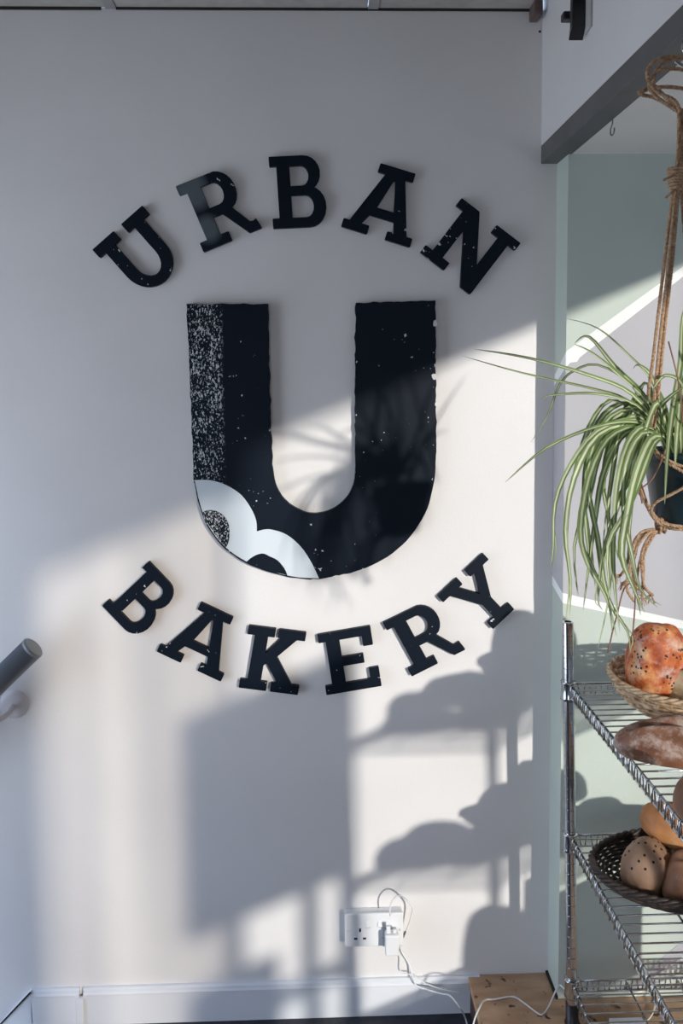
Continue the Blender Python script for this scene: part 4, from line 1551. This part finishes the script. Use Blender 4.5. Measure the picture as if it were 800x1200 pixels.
# wrapped knot
mb = MB()
pts = []
for k in range(70):
    w = k * 0.62
    p = at(793 + k * 0.02, 196 + k * 0.36, PYD)
    pts.append(p + Vector((0.0125 * cos(w), 0.010 * sin(w), 0)))
rope(pts, 0.0026, 'wrapped_knot')
rope([a3(790, 205, PYD - .01), a3(784, 208, PYD - .015), a3(777, 211, PYD - .016)], 0.0022, 'frayed_end')
rope([a3(790, 222, PYD - .01), a3(784, 228, PYD - .015), a3(780, 232, PYD - .012)], 0.0020, 'frayed_end')
# legs of the hanger
base = Vector((PCX - 0.006, PCY, zb - 0.004))
legs = [
    [(792, 218), (784, 300), (774, 390), (766, 470), (761, 520)],
    [(789, 218), (779, 300), (772, 360), (765, 420), (760, 455), (758, 478)],
    [(795, 218), (788, 300), (778, 390), (770, 470), (763, 521)],
    [(798, 218), (806, 320), (822, 440), (838, 522)],
    [(800, 218), (812, 320), (830, 440), (846, 522)],
]
dep = [-0.045, 0.035, -0.043, -0.03, 0.04]
for lg, dd in zip(legs, dep):
    n = len(lg)
    rope([a3(x, y, PYD + dd * i / (n - 1)) for i, (x, y) in enumerate(lg)], 0.0028)
yf = PYD - 0.052
rope([a3(761, 518, PYD - .045), a3(762, 524, PYD - .05), a3(775, 538, PYD - .060), a3(800, 553, PYD - .072), a3(830, 575, PYD - .06), a3(850, 590, PYD - .03)], 0.0027)
rope([a3(764, 520, PYD - .045), a3(770, 530, PYD - .06), a3(790, 543, PYD - .070), a3(815, 548, PYD - .072), a3(842, 530, PYD - .045)], 0.0024)
rope([a3(757, 519, PYD - .02), a3(749, 545, PYD - .02), a3(752, 575, PYD - .02), a3(762, 598, PYD - .03), a3(775, 612, PYD - .035), a3(797, 617, PYD - .04), a3(820, 617, PYD - .035)], 0.0030)
rope([a3(735, 552, PYD + .02), a3(745, 570, PYD + .01), a3(756, 590, PYD + .0), a3(765, 606, PYD - .0), a3(780, 618, PYD - .0), a3(805, 621, PYD)], 0.0026)
rope([a3(802, 571, PYD - .062), a3(785, 580, PYD - .058), a3(768, 589, PYD - .047), a3(763, 600, PYD - .04), a3(772, 613, PYD - .035), a3(790, 619, PYD - .03)], 0.0024)
rope([a3(800, 571, PYD - .062), a3(822, 560, PYD - .062), a3(846, 545, PYD - .04)], 0.0024)
# knot beneath and tassels
random.seed(31)
pts = []
for k in range(60):
    w = k * 0.55
    p = at(771 + k * 0.1, 616 + 3 * sin(k * 0.9), PYD - 0.02)
    pts.append(p + Vector((0.004 * sin(w * 0.3), 0.009 * sin(w), 0.0075 * cos(w))))
rope(pts, 0.0024, 'gathering_knot')
tass = [
    [(768, 620), (752, 624), (742, 640), (737, 665), (735, 690), (744, 705)],
    [(768, 621), (755, 628), (745, 645), (741, 668), (742, 684), (747, 690)],
    [(770, 622), (760, 630), (752, 648), (751, 668), (756, 688), (766, 698)],
    [(770, 622), (763, 632), (755, 650), (754, 670), (753, 690), (751, 700)],
    [(768, 620), (748, 628), (739, 645), (731, 668), (724, 675), (717, 673)],
    [(768, 621), (750, 632), (742, 655), (733, 680), (728, 684)],
    [(769, 621), (757, 634), (750, 655), (746, 680), (745, 688)],
]
for k, tl in enumerate(tass):
    rope([a3(x + random.uniform(-1, 1), y, PYD - 0.02 + 0.004 * (k - 3)) for x, y in tl], 0.0024, 'tassel')
for (x, y) in ((720, 674), (752, 699), (745, 687), (762, 697), (729, 683)):
    mb = MB()
    for j in range(12):
        p = at(x, y, PYD - 0.02)
        d = Vector((random.uniform(-1, 1), random.uniform(-1, 1), random.uniform(-1.6, 0.4))).normalized() * 0.011
        mb.tube([p, p + d * 0.6 + Vector((0, 0, -.001)), p + d + Vector((0, 0, -0.004))], 0.0006, 4)
    o = mb.build('frayed_tuft', rope_m, mac)
    o['kind'] = 'stuff'

# ------------------------------------------------------------ made-up board on legs by the window, added to cast the wall shadow
caster = empty('shadow_board', (1.0, -0.2, PZ))
tag(caster, 'made-up tall wooden board on legs behind the camera, added to shade the wall', 'board')
oak = noisy('oak', (0.30, 0.18, 0.09), (0.42, 0.27, 0.14), 9, stretch=(1, 1, 0.2))
box('board_panel', (0.985, -0.66, 0.76), (1.005, 0.17, 1.33), oak, caster, 0.002)
box('board_panel', (0.985, -0.66, PZ), (1.005, -0.22, 0.63), oak, caster, 0.002)
for y in (-0.42, -0.05, 0.14):
    box('board_leg', (0.98, y - 0.018, PZ), (1.01, y + 0.018, 0.79), oak, caster)
box('board_rail', (0.985, -0.22, 0.50), (1.005, 0.14, 0.54), oak, caster)
